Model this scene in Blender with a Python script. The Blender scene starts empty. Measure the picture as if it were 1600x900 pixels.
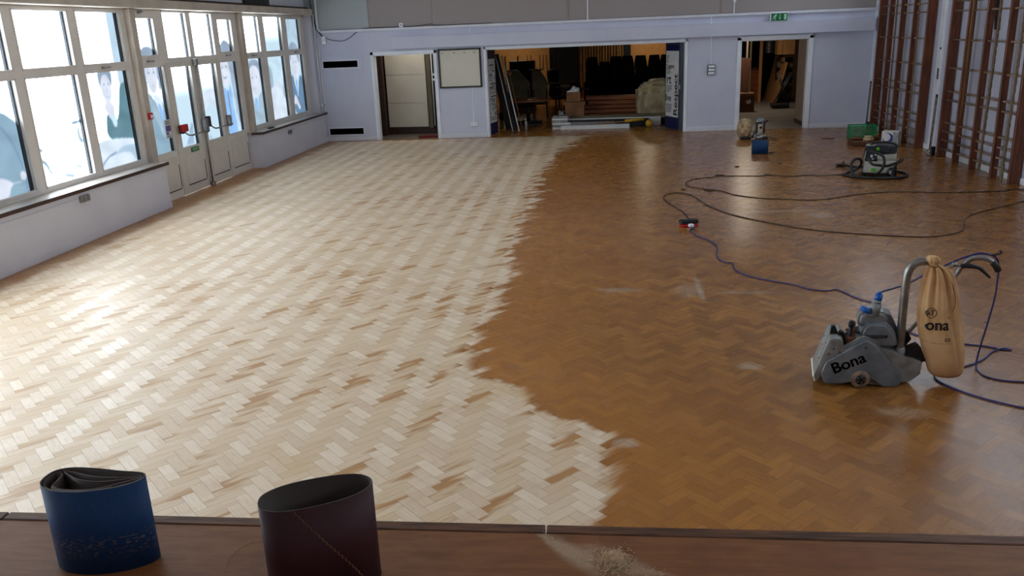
EXPO = 1.05
import bpy, bmesh, math, random
from mathutils import Vector, Matrix
from mathutils.bvhtree import BVHTree
random.seed(7)
PI = math.pi
COL = bpy.context.scene.collection
SC = bpy.context.scene

# ------------------------------------------------------------------ node helpers
class V:
    """a value in a shader graph with arithmetic"""
    def __init__(s, nt, sock): s.nt = nt; s.s = sock
    def _m(s, op, *a, clamp=False):
        n = s.nt.nodes.new('ShaderNodeMath'); n.operation = op; n.use_clamp = clamp
        for i, x in enumerate((s,) + a):
            if isinstance(x, V): s.nt.links.new(x.s, n.inputs[i])
            else: n.inputs[i].default_value = x
        return V(s.nt, n.outputs[0])
    def __add__(s, o): return s._m('ADD', o)
    __radd__ = __add__
    def __sub__(s, o): return s._m('SUBTRACT', o)
    def __rsub__(s, o): return (s * -1.0)._m('ADD', o)
    def __mul__(s, o): return s._m('MULTIPLY', o)
    __rmul__ = __mul__
    def __truediv__(s, o): return s._m('DIVIDE', o)
    def floor(s): return s._m('FLOOR')
    def fract(s): return s._m('FRACT')
    def fmod(s, o): return s._m('FLOORED_MODULO', o)
    def lt(s, o): return s._m('LESS_THAN', o)
    def gt(s, o): return s._m('GREATER_THAN', o)
    def min(s, o): return s._m('MINIMUM', o)
    def max(s, o): return s._m('MAXIMUM', o)
    def abs(s): return s._m('ABSOLUTE')
    def sin(s): return s._m('SINE')
    def pw(s, o): return s._m('POWER', o)
    def sm(s, a, b):
        n = s.nt.nodes.new('ShaderNodeMapRange'); n.interpolation_type = 'SMOOTHSTEP'
        s.nt.links.new(s.s, n.inputs['Value']); n.inputs['From Min'].default_value = a; n.inputs['From Max'].default_value = b
        return V(s.nt, n.outputs['Result'])
def sel(m, a, b):  # m ? a : b
    return m * a + (1.0 - m) * b
def lin(c):
    return tuple(x / 12.92 if x <= .04045 else ((x + .055) / 1.055) ** 2.4 for x in c[:3]) + (1,)
def newmat(name):
    m = bpy.data.materials.new(name); m.use_nodes = True
    nt = m.node_tree; p = nt.nodes['Principled BSDF']
    return m, nt, p
def coords(nt, kind='Object'):
    tc = nt.nodes.new('ShaderNodeTexCoord'); sp = nt.nodes.new('ShaderNodeSeparateXYZ')
    nt.links.new(tc.outputs[kind], sp.inputs[0])
    return [V(nt, sp.outputs[i]) for i in range(3)], tc.outputs[kind]
def worldpos(nt):
    g = nt.nodes.new('ShaderNodeNewGeometry'); sp = nt.nodes.new('ShaderNodeSeparateXYZ')
    nt.links.new(g.outputs['Position'], sp.inputs[0])
    return [V(nt, sp.outputs[i]) for i in range(3)]
def vec(nt, x, y, z=0.0):
    n = nt.nodes.new('ShaderNodeCombineXYZ')
    for i, a in enumerate((x, y, z)):
        if isinstance(a, V): nt.links.new(a.s, n.inputs[i])
        else: n.inputs[i].default_value = a
    return n.outputs[0]
def noise(nt, v, scale, detail=2.0, rough=.5):
    n = nt.nodes.new('ShaderNodeTexNoise'); n.inputs['Scale'].default_value = scale
    n.inputs['Detail'].default_value = detail; n.inputs['Roughness'].default_value = rough
    nt.links.new(v, n.inputs['Vector']); return V(nt, n.outputs[0])
def mixc(nt, f, a, b, mode='MIX'):
    n = nt.nodes.new('ShaderNodeMix'); n.data_type = 'RGBA'; n.blend_type = mode
    if isinstance(f, V): nt.links.new(f.s, n.inputs[0])
    else: n.inputs[0].default_value = f
    for k, c in ((6, a), (7, b)):
        if isinstance(c, (tuple, list)): n.inputs[k].default_value = c
        else: nt.links.new(c, n.inputs[k])
    return n.outputs[2]
def bump(nt, p, h, strength=.3, dist=.01):
    b = nt.nodes.new('ShaderNodeBump'); b.inputs['Strength'].default_value = strength; b.inputs['Distance'].default_value = dist
    nt.links.new(h.s, b.inputs['Height']); nt.links.new(b.outputs[0], p.inputs['Normal'])
def mat(name, c, rough=.5, metal=0., var=.08, scale=6., c2=None, spec=.5, stretch=(1, 1, 1), bmp=0., detail=4., kind='Object'):
    """simple procedural material: colour with noise variation (c in sRGB)"""
    m, nt, p = newmat(name)
    (x, y, z), o = coords(nt, kind)
    v = vec(nt, x * stretch[0], y * stretch[1], z * stretch[2])
    n = noise(nt, v, scale, detail)
    a = lin(c); b = lin(c2) if c2 else tuple(q * (1 - var * 2.2) for q in a[:3]) + (1,)
    f = n.sm(.3, .7)
    nt.links.new(mixc(nt, f, a, b), p.inputs['Base Color'])
    r = n * .15 + (rough - .07)
    nt.links.new(r.s, p.inputs['Roughness'])
    p.inputs['Metallic'].default_value = metal
    p.inputs['Specular IOR Level'].default_value = spec
    if bmp: bump(nt, p, noise(nt, v, scale * 6, 3), bmp, .005)
    return m

# ------------------------------------------------------------------ mesh helpers
def NB(): return bmesh.new()
def box(bm, x0, x1, y0, y1, z0, z1, bev=0., M=None, seg=1):
    t = bmesh.new()
    vs = [t.verts.new((x, y, z)) for x in (x0, x1) for y in (y0, y1) for z in (z0, z1)]
    for f in ((0, 1, 3, 2), (4, 6, 7, 5), (0, 4, 5, 1), (2, 3, 7, 6), (0, 2, 6, 4), (1, 5, 7, 3)):
        t.faces.new([vs[i] for i in f])
    if bev > 0: bmesh.ops.bevel(t, geom=t.edges[:], offset=bev, segments=seg, affect='EDGES', profile=.5)
    if M is not None: t.transform(M)
    merge(bm, t)
def merge(bm, t):
    me = bpy.data.meshes.new('tmp'); t.to_mesh(me); t.free(); bm.from_mesh(me); bpy.data.meshes.remove(me)
def prism(bm, pts, axis, a, b, bev=0., M=None, seg=2):
    """polygon pts (2d) extruded along axis from a to b. axis 'y': pts=(x,z); 'x': (y,z); 'z': (x,y)"""
    t = bmesh.new()
    def P(p, d):
        return {'y': (p[0], d, p[1]), 'x': (d, p[0], p[1]), 'z': (p[0], p[1], d)}[axis]
    A = [t.verts.new(P(p, a)) for p in pts]; B = [t.verts.new(P(p, b)) for p in pts]
    n = len(pts); t.faces.new(A); t.faces.new(B[::-1])
    for i in range(n): t.faces.new((A[i], B[i], B[(i + 1) % n], A[(i + 1) % n]))
    bmesh.ops.recalc_face_normals(t, faces=t.faces[:])
    if bev > 0:
        ed = [e for e in t.edges if abs(e.verts[0].co['xyz'.index(axis)] - e.verts[1].co['xyz'.index(axis)]) < 1e-6]
        bmesh.ops.bevel(t, geom=ed, offset=bev, segments=seg, affect='EDGES', profile=.5)
    if M is not None: t.transform(M)
    merge(bm, t)
def ring_sweep(bm, path, rads, n=10, cap=True, closed=False, sy=1.):
    path = [Vector(p) for p in path]
    if not hasattr(rads, '__len__'): rads = [rads] * len(path)
    m = len(path); rings = []
    up = None
    for i, p in enumerate(path):
        if closed: d = path[(i + 1) % m] - path[i - 1]
        elif i == 0: d = path[1] - p
        elif i == m - 1: d = p - path[i - 1]
        else: d = path[i + 1] - path[i - 1]
        if d.length < 1e-9: d = Vector((0, 0, 1))
        d.normalize()
        if up is None:
            up = Vector((0, 0, 1)) if abs(d.z) < .9 else Vector((0, 1, 0))
        s = d.cross(up); s.normalize(); up = s.cross(d).normalized()
        rings.append([bm.verts.new(p + rads[i] * (math.cos(2 * PI * k / n) * s + sy * math.sin(2 * PI * k / n) * up)) for k in range(n)])
    for i in range(m - 1 + (1 if closed else 0)):
        A = rings[i]; B = rings[(i + 1) % m]
        for k in range(n):
            f = bm.faces.new((A[k], A[(k + 1) % n], B[(k + 1) % n], B[k])); f.smooth = True
    if cap and not closed:
        bm.faces.new(rings[0][::-1]); bm.faces.new(rings[-1])
def smooth_path(pts, k=8):
    """catmull-rom through pts"""
    P = [Vector(p) for p in pts]; out = []
    for i in range(len(P) - 1):
        a = P[i - 1] if i else P[0]; b = P[i]; c = P[i + 1]; d = P[i + 2] if i + 2 < len(P) else P[-1]
        for j in range(k):
            t = j / k
            out.append(.5 * ((2 * b) + (-a + c) * t + (2 * a - 5 * b + 4 * c - d) * t * t + (-a + 3 * b - 3 * c + d) * t ** 3))
    out.append(P[-1]); return out
def tube(bm, pts, r, n=10, k=0, cap=True):
    p = smooth_path(pts, k) if k else pts
    if hasattr(r, '__len__') and k:
        rr = []
        for i in range(len(pts) - 1):
            for j in range(k): rr.append(r[i] + (r[i + 1] - r[i]) * j / k)
        rr.append(r[-1]); r = rr
    ring_sweep(bm, p, r, n, cap)
def cyl(bm, a, b, r, n=16): ring_sweep(bm, [a, b], r, n)
def lathe(bm, prof, c=(0, 0, 0), n=24, axis='z'):
    """prof: (radius, height)"""
    rings = []
    for r, h in prof:
        L = []
        for k in range(n):
            a = 2 * PI * k / n; x, y = r * math.cos(a), r * math.sin(a)
            q = {'z': (x, y, h), 'y': (x, h, y), 'x': (h, x, y)}[axis]
            L.append(bm.verts.new((c[0] + q[0], c[1] + q[1], c[2] + q[2])))
        rings.append(L)
    for A, B in zip(rings, rings[1:]):
        for k in range(n):
            f = bm.faces.new((A[k], A[(k + 1) % n], B[(k + 1) % n], B[k])); f.smooth = True
    bm.faces.new(rings[0][::-1]); bm.faces.new(rings[-1])
def shade(bm, ang=40):
    for f in bm.faces: f.smooth = True
    for e in bm.edges:
        if len(e.link_faces) == 2 and e.calc_face_angle(0) > math.radians(ang): e.smooth = False
def obj(name, bm, m, parent=None, label=None, cat=None, group=None, kind=None, loc=None, sm=None, normals=True, ms=None):
    if normals: bmesh.ops.recalc_face_normals(bm, faces=bm.faces[:])
    if sm: shade(bm, sm)
    me = bpy.data.meshes.new(name)
    if loc is not None and parent is None:
        bm.transform(Matrix.Translation(-Vector(loc)))
    bm.to_mesh(me); bm.free()
    for q in (ms or [m]): me.materials.append(q)
    o = bpy.data.objects.new(name, me); COL.objects.link(o)
    if parent is not None:
        o.parent = parent
        # children are authored in world space
        o.matrix_parent_inverse = parent_world(parent).inverted()
    elif loc is not None: o.location = loc
    tag(o, label, cat, group, kind); return o
def parent_world(o):
    M = o.matrix_basis.copy()
    if o.parent is not None: M = parent_world(o.parent) @ o.matrix_parent_inverse @ M
    return M
def tag(o, label=None, cat=None, group=None, kind=None):
    if label: o['label'] = label
    if cat: o['category'] = cat
    if group: o['group'] = group
    if kind: o['kind'] = kind
    return o
def thing(name, loc, label=None, cat=None, group=None, kind=None, rz=0.):
    o = bpy.data.objects.new(name, None); COL.objects.link(o); o.empty_display_size = .1
    o.location = loc; o.rotation_euler = (0, 0, rz)
    return tag(o, label, cat, group, kind)
def struct(name, bm, m, sm=None, parent=None, ms=None): return obj(name, bm, m, parent, kind=None if parent else 'structure', sm=sm, ms=ms)
def kids(o): return [c for c in ALLKIDS() if c.parent == o]
def ALLKIDS(): return list(COL.objects)
def copy_tree(o, parent=None, allo=None):
    allo = allo or list(COL.objects)
    c = o.copy(); COL.objects.link(c)
    if parent is not None: c.parent = parent
    for ch in allo:
        if ch.parent == o: copy_tree(ch, c, allo)
    return c
def text_mesh(s, size, ext=0.0, off=0.0, align='LEFT', shear=0.):
    cu = bpy.data.curves.new('t', 'FONT'); cu.body = s; cu.size = size; cu.extrude = ext; cu.offset = off; cu.align_x = align; cu.shear = shear
    o = bpy.data.objects.new('t', cu); COL.objects.link(o)
    dg = bpy.context.evaluated_depsgraph_get(); me = bpy.data.meshes.new_from_object(o.evaluated_get(dg))
    bm = bmesh.new(); bm.from_mesh(me)
    bpy.data.objects.remove(o); bpy.data.curves.remove(cu); bpy.data.meshes.remove(me)
    return bm
def bold_text(s, size, off, w, align='LEFT'):
    b = bmesh.new()
    for dx, dy in ((-w, 0), (w, 0), (0, w * .5), (0, -w * .5), (0, 0)):
        t = text_mesh(s, size, 0, off, align)
        for v in t.verts: v.co.x += dx; v.co.y += dy
        merge(b, t)
    return b
def frame_M(o, u, v):
    """matrix taking local x->u, y->v, z->u x v, placed at o"""
    u = Vector(u).normalized(); v = Vector(v).normalized(); w = u.cross(v)
    return Matrix(((u.x, v.x, w.x, o[0]), (u.y, v.y, w.y, o[1]), (u.z, v.z, w.z, o[2]), (0, 0, 0, 1)))
def put(bm, t, M): t.transform(M); merge(bm, t)

# ------------------------------------------------------------------ materials
def wall_mat(name, c, c2=None, zsplit=None, up=None, upl=None):
    m, nt, p = newmat(name)
    x, y, z = worldpos(nt)
    n = noise(nt, vec(nt, x, y, z), 1.3, 4, .6); d = noise(nt, vec(nt, x, y, z), 9, 3, .6)
    base = mixc(nt, n.sm(.35, .7), lin(c), lin(c2 or c))
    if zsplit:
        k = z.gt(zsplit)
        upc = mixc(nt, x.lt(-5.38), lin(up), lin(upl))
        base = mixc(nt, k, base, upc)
    base = mixc(nt, d.sm(.62, .8) * .12, base, lin((.45, .43, .42)))
    nt.links.new(base, p.inputs['Base Color']); p.inputs['Roughness'].default_value = .55
    p.inputs['Specular IOR Level'].default_value = .35
    bump(nt, p, noise(nt, vec(nt, x, y, z), 40, 3), .12, .004)
    return m
M = {}
M['wall'] = wall_mat('lilac_wall_paint', (.81, .81, .85), (.78, .78, .83))
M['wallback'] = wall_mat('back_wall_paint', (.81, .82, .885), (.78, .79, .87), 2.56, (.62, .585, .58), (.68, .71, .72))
M['wallright'] = wall_mat('right_wall_paint', (.76, .77, .83), (.72, .73, .80))
M['white'] = mat('white_gloss_paint', (.93, .95, .98), .35, var=.04, scale=4)
M['whitesoft'] = mat('white_eggshell_paint', (.87, .88, .92), .45, var=.04, scale=4)
M['frame'] = mat('white_upvc', (.86, .84, .82), .35, var=.04, scale=3)
M['doorwhite'] = mat('door_white_panel', (.82, .80, .77), .4, var=.03, scale=3)
M['beam'] = mat('cream_painted_beam', (.76, .72, .67), .55, var=.10, scale=3)
M['ceil'] = mat('ceiling_tile', (.88, .88, .87), .8, var=.05, scale=3)
M['sillwood'] = mat('worn_sill_wood', (.80, .77, .74), .4, var=.15, scale=4, c2=(.62, .58, .55), stretch=(6, .6, 1))
M['sillnose'] = mat('dark_wood_nosing', (.25, .14, .10), .45, var=.25, scale=8, stretch=(1, .3, 1))
M['black'] = mat('black_plastic', (.06, .06, .065), .45, var=.1)
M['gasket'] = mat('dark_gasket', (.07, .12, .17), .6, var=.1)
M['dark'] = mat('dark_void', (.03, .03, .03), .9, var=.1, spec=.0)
M['metal'] = mat('brushed_metal', (.62, .62, .63), .35, .9, var=.12, scale=12)
M['tube'] = mat('scratched_alu_tube', (.60, .60, .58), .38, .85, var=.15, scale=18)
M['darkmetal'] = mat('dark_metal', (.22, .22, .24), .45, .7, var=.2)
M['red'] = mat('red_plastic', (.72, .08, .08), .4, var=.08)
M['green'] = mat('green_sign', (.05, .42, .22), .45, var=.06)
M['greenp'] = mat('green_crate_plastic', (.05, .58, .34), .45, var=.1)
M['paper'] = mat('paper_white', (.86, .86, .86), .6, var=.04)
M['ink'] = mat('black_ink', (.04, .04, .05), .6, var=.02)
M['barwood'] = mat('mahogany_bar_wood', (.46, .25, .14), .42, var=.3, scale=5, c2=(.31, .15, .08), stretch=(6, 6, .5))
M['rung'] = mat('worn_rung_wood', (.62, .54, .46), .5, var=.2, scale=6, c2=(.40, .30, .24), stretch=(4, 1, 4))
M['rope'] = mat('hemp_rope', (.55, .46, .36), .85, var=.25, scale=60)
M['polewood'] = mat('pale_pole_wood', (.56, .38, .22), .5, var=.2, scale=5, stretch=(6, 6, .6))
M['machine'] = mat('grey_hammered_paint', (.50, .53, .56), .42, .25, var=.14, scale=9, c2=(.40, .43, .46))
M['machine2'] = mat('light_grey_paint', (.62, .64, .64), .4, .2, var=.15, scale=11, c2=(.48, .48, .47))
M['rubber'] = mat('rubber', (.09, .08, .08), .7, var=.2)
M['tyre'] = mat('worn_rubber_tyre', (.60, .50, .44), .65, var=.25, scale=25)
M['blueplastic'] = mat('blue_plastic', (.05, .35, .68), .4, var=.08)
M['cableblue'] = mat('blue_cable', (.12, .13, .42), .45, var=.1)
M['cableblack'] = mat('black_cable', (.07, .05, .05), .5, var=.1)
M['canvas'] = mat('dust_bag_cotton', (.84, .69, .50), .85, var=.12, scale=5, c2=(.76, .59, .41), spec=.2)
M['canvas2'] = mat('edger_bag_cotton', (.78, .68, .54), .85, var=.12, scale=14, c2=(.52, .42, .32), spec=.2)
M['card'] = mat('cardboard', (.56, .39, .25), .8, var=.14, scale=5)
M['cardd'] = mat('dark_cardboard', (.40, .24, .15), .8, var=.14, scale=5)
M['chip'] = mat('chipboard', (.66, .47, .28), .65, var=.1, scale=5, stretch=(1, 1, .4))
M['teak'] = mat('orange_brown_planks', (.66, .38, .18), .45, var=.3, scale=4, c2=(.48, .22, .10), stretch=(.4, 4, 6))
M['yellow'] = mat('yellow_ochre_wall', (.78, .58, .34), .7, var=.06)
M['curtain'] = mat('ochre_curtain', (.56, .43, .26), .85, var=.12)
M['cream'] = mat('cream_panel', (.84, .82, .76), .5, var=.04, scale=2)
M['brownwall'] = mat('brown_cupboard_wood', (.26, .17, .13), .6, var=.2, stretch=(5, 5, .5))
M['khaki'] = mat('khaki_paint', (.42, .38, .27), .6, var=.1)
M['beige'] = mat('beige_store_wall', (.62, .54, .47), .6, var=.06)
M['storefloor'] = mat('grey_store_floor', (.47, .44, .41), .35, var=.1, scale=2)
M['navy'] = mat('navy_door_leaf', (.06, .09, .30), .45, var=.08)
M['navydark'] = mat('dark_navy_door_leaf', (.03, .04, .10), .5, var=.08)
M['chairblack'] = mat('black_chair_plastic', (.03, .03, .035), .6, var=.1, spec=.2)
M['tabletop'] = mat('brown_table_top', (.66, .42, .28), .35, var=.12, stretch=(1, 5, 1))
M['yplastic'] = mat('yellow_plastic', (.80, .62, .10), .5, var=.1)
M['plastic'] = mat('polythene_sheet', (.80, .74, .58), .4, var=.2, scale=4, c2=(.62, .56, .42), bmp=.8)
M['vacwhite'] = mat('pale_grey_vacuum_shell', (.74, .74, .70), .4, var=.06)
M['vacdark'] = mat('dark_blue_grey_plastic', (.13, .15, .19), .45, var=.1)
M['lime'] = mat('lime_green_plastic', (.35, .72, .15), .45, var=.05)
M['bluelogo'] = mat('blue_print', (.08, .14, .55), .5, var=.05)
M['purple'] = mat('purple_print', (.42, .30, .60), .5, var=.1)
M['runner'] = mat('pale_green_print', (.70, .90, .80), .5, var=.04)
M['ground'] = mat('pale_paving', (.72, .72, .70), .8, var=.08, scale=2)
M['skin'] = mat('sawdust', (.86, .74, .60), .9, var=.15, scale=80)
M['matred'] = mat('dark_red_mat', (.45, .04, .08), .9, var=.1)

def glass_mat():
    m, nt, p = newmat('window_glass'); nt.nodes.remove(p)
    out = nt.nodes['Material Output']
    t = nt.nodes.new('ShaderNodeBsdfTransparent'); t.inputs[0].default_value = (.94, .97, 1, 1)
    g = nt.nodes.new('ShaderNodeBsdfGlossy'); g.inputs['Roughness'].default_value = .02
    mx = nt.nodes.new('ShaderNodeMixShader'); fr = nt.nodes.new('ShaderNodeFresnel'); fr.inputs[0].default_value = 1.45
    gm = nt.nodes.new('ShaderNodeNewGeometry'); fx = V(nt, fr.outputs[0]) * (1.0 - V(nt, gm.outputs['Backfacing'])); nt.links.new(fx.s, mx.inputs[0]); nt.links.new(t.outputs[0], mx.inputs[1]); nt.links.new(g.outputs[0], mx.inputs[2])
    nt.links.new(mx.outputs[0], out.inputs[0]); return m
M['glass'] = glass_mat()
WORLD = 5.0
WEFF = WORLD * 2 ** EXPO   # how bright the open sky shows
FC = {k: [q for q in lin(v)[:3]] for k, v in dict(teal=(.62, .72, .77), darkteal=(.45, .58, .61), grey=(.73, .80, .83), navy=(.46, .57, .67), sky=(.90, .965, .99),
      pale=(.97, .98, 1.0), hair=(.66, .71, .77), skin=(.97, .95, .97), blue=(.66, .82, 1.0), mid=(.80, .87, .92), line=(.56, .65, .74), strip=(.82, .89, .93)).items()}
def film_mat():
    """printed see-through window film: tints the daylight that passes it"""
    m, nt, p = newmat('window_film_print'); nt.nodes.remove(p)
    at = nt.nodes.new('ShaderNodeAttribute'); at.attribute_name = 'print'
    t = nt.nodes.new('ShaderNodeBsdfTransparent'); nt.links.new(at.outputs['Color'], t.inputs[0]); nt.links.new(t.outputs[0], nt.nodes['Material Output'].inputs[0]); return m
M['film'] = film_mat()

# floor -------------------------------------------------------------
def floor_mat():
    m, nt, p = newmat('herringbone_parquet')
    x, y, z = worldpos(nt)
    W = .0725; r2 = math.sqrt(.5)
    U = (x + y) * r2; Vv = (y - x) * r2
    u = U / W + 200.3; v = Vv / W + 200.6
    i = u.floor(); j = v.floor(); fu = u.fract(); fv = v.fract()
    k = (i - j).fmod(6.0)
    H = k.lt(2.5); pz = 5.0 - k
    along = sel(H, k + fu, pz + fv); across = sel(H, fv, fu)
    idx = sel(H, i - k, i); idy = sel(H, j, j - pz)
    ed = along.min(3.0 - along).min(across.min(1.0 - across)) * W
    groove = 1.0 - ed.sm(.0004, .0016)
    wn = nt.nodes.new('ShaderNodeTexWhiteNoise'); nt.links.new(vec(nt, idx, idy, H), wn.inputs['Vector'])
    sp = nt.nodes.new('ShaderNodeSeparateColor'); nt.links.new(wn.outputs['Color'], sp.inputs[0])
    r1, r2_, r3 = [V(nt, sp.outputs[q]) for q in range(3)]
    grain = noise(nt, vec(nt, along * .25 + idx * 3.1, across * 3.0 + idy * 5.7, r1 * 9.0), 2.2, 5, .62)
    big = noise(nt, vec(nt, x, y), .55, 3); mid = noise(nt, vec(nt, x, y), 2.4, 4, .6)
    # edge of the sanded area as a curve of y
    fc = nt.nodes.new('ShaderNodeFloatCurve')
    nt.links.new((y / 20.0).s, fc.inputs['Value'])
    B = [(0, .01), (3.4, -.18), (3.67, -.1), (3.85, .01), (4.18, .0), (4.56, .02), (4.81, -.18), (4.99, -.44), (5.41, -.7), (5.58, -.94), (5.95, -1.03), (6.45, -1.06), (6.94, -.98), (7.6, -1.01), (8.03, -.95), (8.9, -1.01), (9.96, -1.08), (11.7, -1.0), (13.2, -1.04), (14.8, -1.02), (16.8, -.9), (17.7, -.76), (19.2, -.5), (19.8, -.3), (20, -.3)]
    cv = fc.mapping.curves[0]
    f = lambda q: (q + 1.5) / 2.0
    pts = [(a / 20, f(b)) for a, b in B]
    cv.points[0].location = pts[0]; cv.points[1].location = pts[-1]
    for q in pts[1:-1]: cv.points.new(*q)
    fc.mapping.update()
    xb = V(nt, fc.outputs[0]) * 2.0 - 1.5
    fing = noise(nt, vec(nt, (U - Vv * .0) * .9, Vv * 5.0), 1.6, 3, .6)
    lit = noise(nt, vec(nt, x * 1.0, y * 7.0), 1.2, 2)
    far = y.sm(6.0, 13.0)
    s = (xb - x) + (fing - .5) * (.46 + far * .50) + (r1 - .5) * .20 * H + (lit - .5) * far * .8
    edge = (s + (grain - .5) * .10 * (1.0 - far)).sm(-.07, .07)
    # unsanded margin along the window wall and at the far threshold
    lw = noise(nt, vec(nt, x * 2.0, y * 2.0), 1.5, 3)
    margin = (x + 6.62 + (lw - .5) * .55).sm(.03, .42)
    farend = (19.72 - y + (lw - .5) * .25).sm(0.0, .2)
    sand = edge * (margin * .8 + .2) * farend
    # colours
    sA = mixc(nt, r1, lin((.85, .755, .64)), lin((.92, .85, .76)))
    sA = mixc(nt, H * (.35 + r2_ * .3), sA, lin((.82, .71, .56)))  # one block direction darker: directional gloss of the grain put into the colour
    sA = mixc(nt, grain.sm(.45, .75) * .35, sA, lin((.70, .58, .42)))
    # residue of the old finish, elongated along one block direction
    rs = noise(nt, vec(nt, U * 1.5, Vv * 8.5, 3.0), 1.15, 3, .55)
    rowp = noise(nt, vec(nt, x * .9, y * .9, 8.0), 1.3, 2)
    nearb = (1.0 - (xb - x).sm(.2, 4.2)) * .4 + .6
    res = (rs + (rowp - .5) * .30 + r3 * .06).sm(.56, .70) * nearb * (.18 + H * .82)
    sB = mixc(nt, res * .9, sA, lin((.68, .48, .27)))
    yel = (noise(nt, vec(nt, x, y, 5.0), 1.1, 4, .65)).sm(.58, .72) * (1.0 - (y.sm(5.0, 8.0)) * .6)
    sB = mixc(nt, yel * .38, sB, lin((.78, .66, .40)))
    uA = mixc(nt, r1, lin((.52, .34, .15)), lin((.68, .47, .22)))
    uA = mixc(nt, grain.sm(.4, .72) * .55, uA, lin((.38, .21, .08)))
    uA = mixc(nt, big.sm(.35, .65) * .45, uA, lin((.47, .29, .13)))
    golden = (1.0 - (x - xb).sm(.1, 2.2)) * .45
    uA = mixc(nt, golden, uA, lin((.72, .46, .17)))
    dust = (mid * .6 + grain * .5).sm(.62, .78)
    uA = mixc(nt, dust * .30, uA, lin((.68, .58, .50)))
    scr = noise(nt, vec(nt, x * 1.0, y * 3.0, 2.0), 2.6, 5, .7).sm(.66, .74)
    uA = mixc(nt, scr * .2, uA, lin((.74, .66, .60)))
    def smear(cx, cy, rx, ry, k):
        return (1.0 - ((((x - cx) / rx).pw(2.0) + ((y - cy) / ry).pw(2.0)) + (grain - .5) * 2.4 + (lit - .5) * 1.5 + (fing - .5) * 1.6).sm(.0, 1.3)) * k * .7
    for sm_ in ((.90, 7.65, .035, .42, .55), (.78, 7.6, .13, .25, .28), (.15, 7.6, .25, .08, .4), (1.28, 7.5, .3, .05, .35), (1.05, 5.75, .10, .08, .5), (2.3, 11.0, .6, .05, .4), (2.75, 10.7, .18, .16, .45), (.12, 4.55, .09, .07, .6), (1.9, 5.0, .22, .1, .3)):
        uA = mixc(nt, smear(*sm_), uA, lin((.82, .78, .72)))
    # sanding dust on the ground left of the machine stays in the colour only where it lies
    mg = mixc(nt, 1.0 - margin, sB, lin((.66, .50, .26)))
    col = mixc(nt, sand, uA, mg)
    col = mixc(nt, groove * (.8 - sand * .2), col, lin((.26, .16, .08)))
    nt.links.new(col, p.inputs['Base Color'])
    rough = sel(sand, .42 + r2_ * .12 - (1.0 - H) * .07, .235 + mid * .05 + dust * .08 + r2_ * .02)
    nt.links.new(rough.s, p.inputs['Roughness'])
    nt.links.new(sel(sand, .45, .5).s, p.inputs['Specular IOR Level'])
    hgt = groove * -1.0 + grain * .25 + r2_ * .5 + noise(nt, vec(nt, along * .5 + idx * 7.0, across * 2.0, r3), 1.0, 2) * 1.2
    bump(nt, p, hgt * (sand * .94 + .06), .30, .0011)
    return m
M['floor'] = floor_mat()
def stage_mat():
    m, nt, p = newmat('stage_boards')
    x, y, z = worldpos(nt)
    g = noise(nt, vec(nt, x * 2.2, y * 12.0), 3.0, 5, .65); b = noise(nt, vec(nt, x, y), 5.0, 4, .6)
    c = mixc(nt, g.sm(.3, .7), lin((.54, .34, .18)), lin((.46, .27, .13)))
    c = mixc(nt, b.sm(.5, .75) * .4, c, lin((.32, .16, .07)))
    # sawdust smear
    wob = (noise(nt, vec(nt, x * 8, y * 16), 2.5, 4) - .5)
    # swept line of dust: bends from the nosing to the heap and on
    yl = 1.75 - (x - .0) * .28 + (x + .02).min(0.0).pw(2.0) * 3.2
    d = ((y - yl + wob * .03).abs() / (.012 + .022 * (1.0 - ((x + .02).abs() * 5.0).min(1.0)))) * .5 + ((x + .03).abs() * 5.2).pw(3.0) + wob * .8
    c = mixc(nt, (1.0 - d.sm(.2, 1.2)) * .6, c, lin((.74, .66, .56)))
    sc = noise(nt, vec(nt, x * 2, y * 26), 2.0, 3).sm(.70, .76)
    c = mixc(nt, sc * .3, c, lin((.66, .56, .44)))
    nt.links.new(c, p.inputs['Base Color']); nt.links.new((g * .2 + .36).s, p.inputs['Roughness'])
    bump(nt, p, g, .15, .003); return m
M['stage'] = stage_mat()
M['stagenose'] = mat('worn_stage_nosing', (.44, .28, .18), .5, var=.3, scale=9, c2=(.26, .15, .09), stretch=(1, 10, 10))
def belt_mat(name, c, c2, dusty):
    m, nt, p = newmat(name)
    (x, y, z), o = coords(nt)
    f = noise(nt, vec(nt, x, y, z), 420, 2)
    col = mixc(nt, f.sm(.3, .7), lin(c), lin(c2))
    if dusty:
        n = noise(nt, vec(nt, x * 3, y * 3, z * 7), 26, 5, .7)
        band = (z - 1.225 + (x + 1.26) * .05).abs()
        k = (1.0 - band.sm(.004, .045)) * n.sm(.52, .62)
        col = mixc(nt, k * .55, col, lin((.62, .55, .42)))
    nt.links.new(col, p.inputs['Base Color']); p.inputs['Roughness'].default_value = .62; p.inputs['Specular IOR Level'].default_value = .4
    bump(nt, p, f, .25, .0006); return m
M['beltblue'] = belt_mat('blue_abrasive', (.04, .24, .42), (.02, .17, .33), True)
M['beltred'] = belt_mat('maroon_abrasive', (.25, .09, .11), (.18, .05, .08), False)
M['beltback'] = mat('brown_belt_backing', (.22, .16, .14), .6, var=.15, scale=8)
M['beltprint'] = mat('faint_back_print', (.13, .09, .085), .6)
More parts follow.
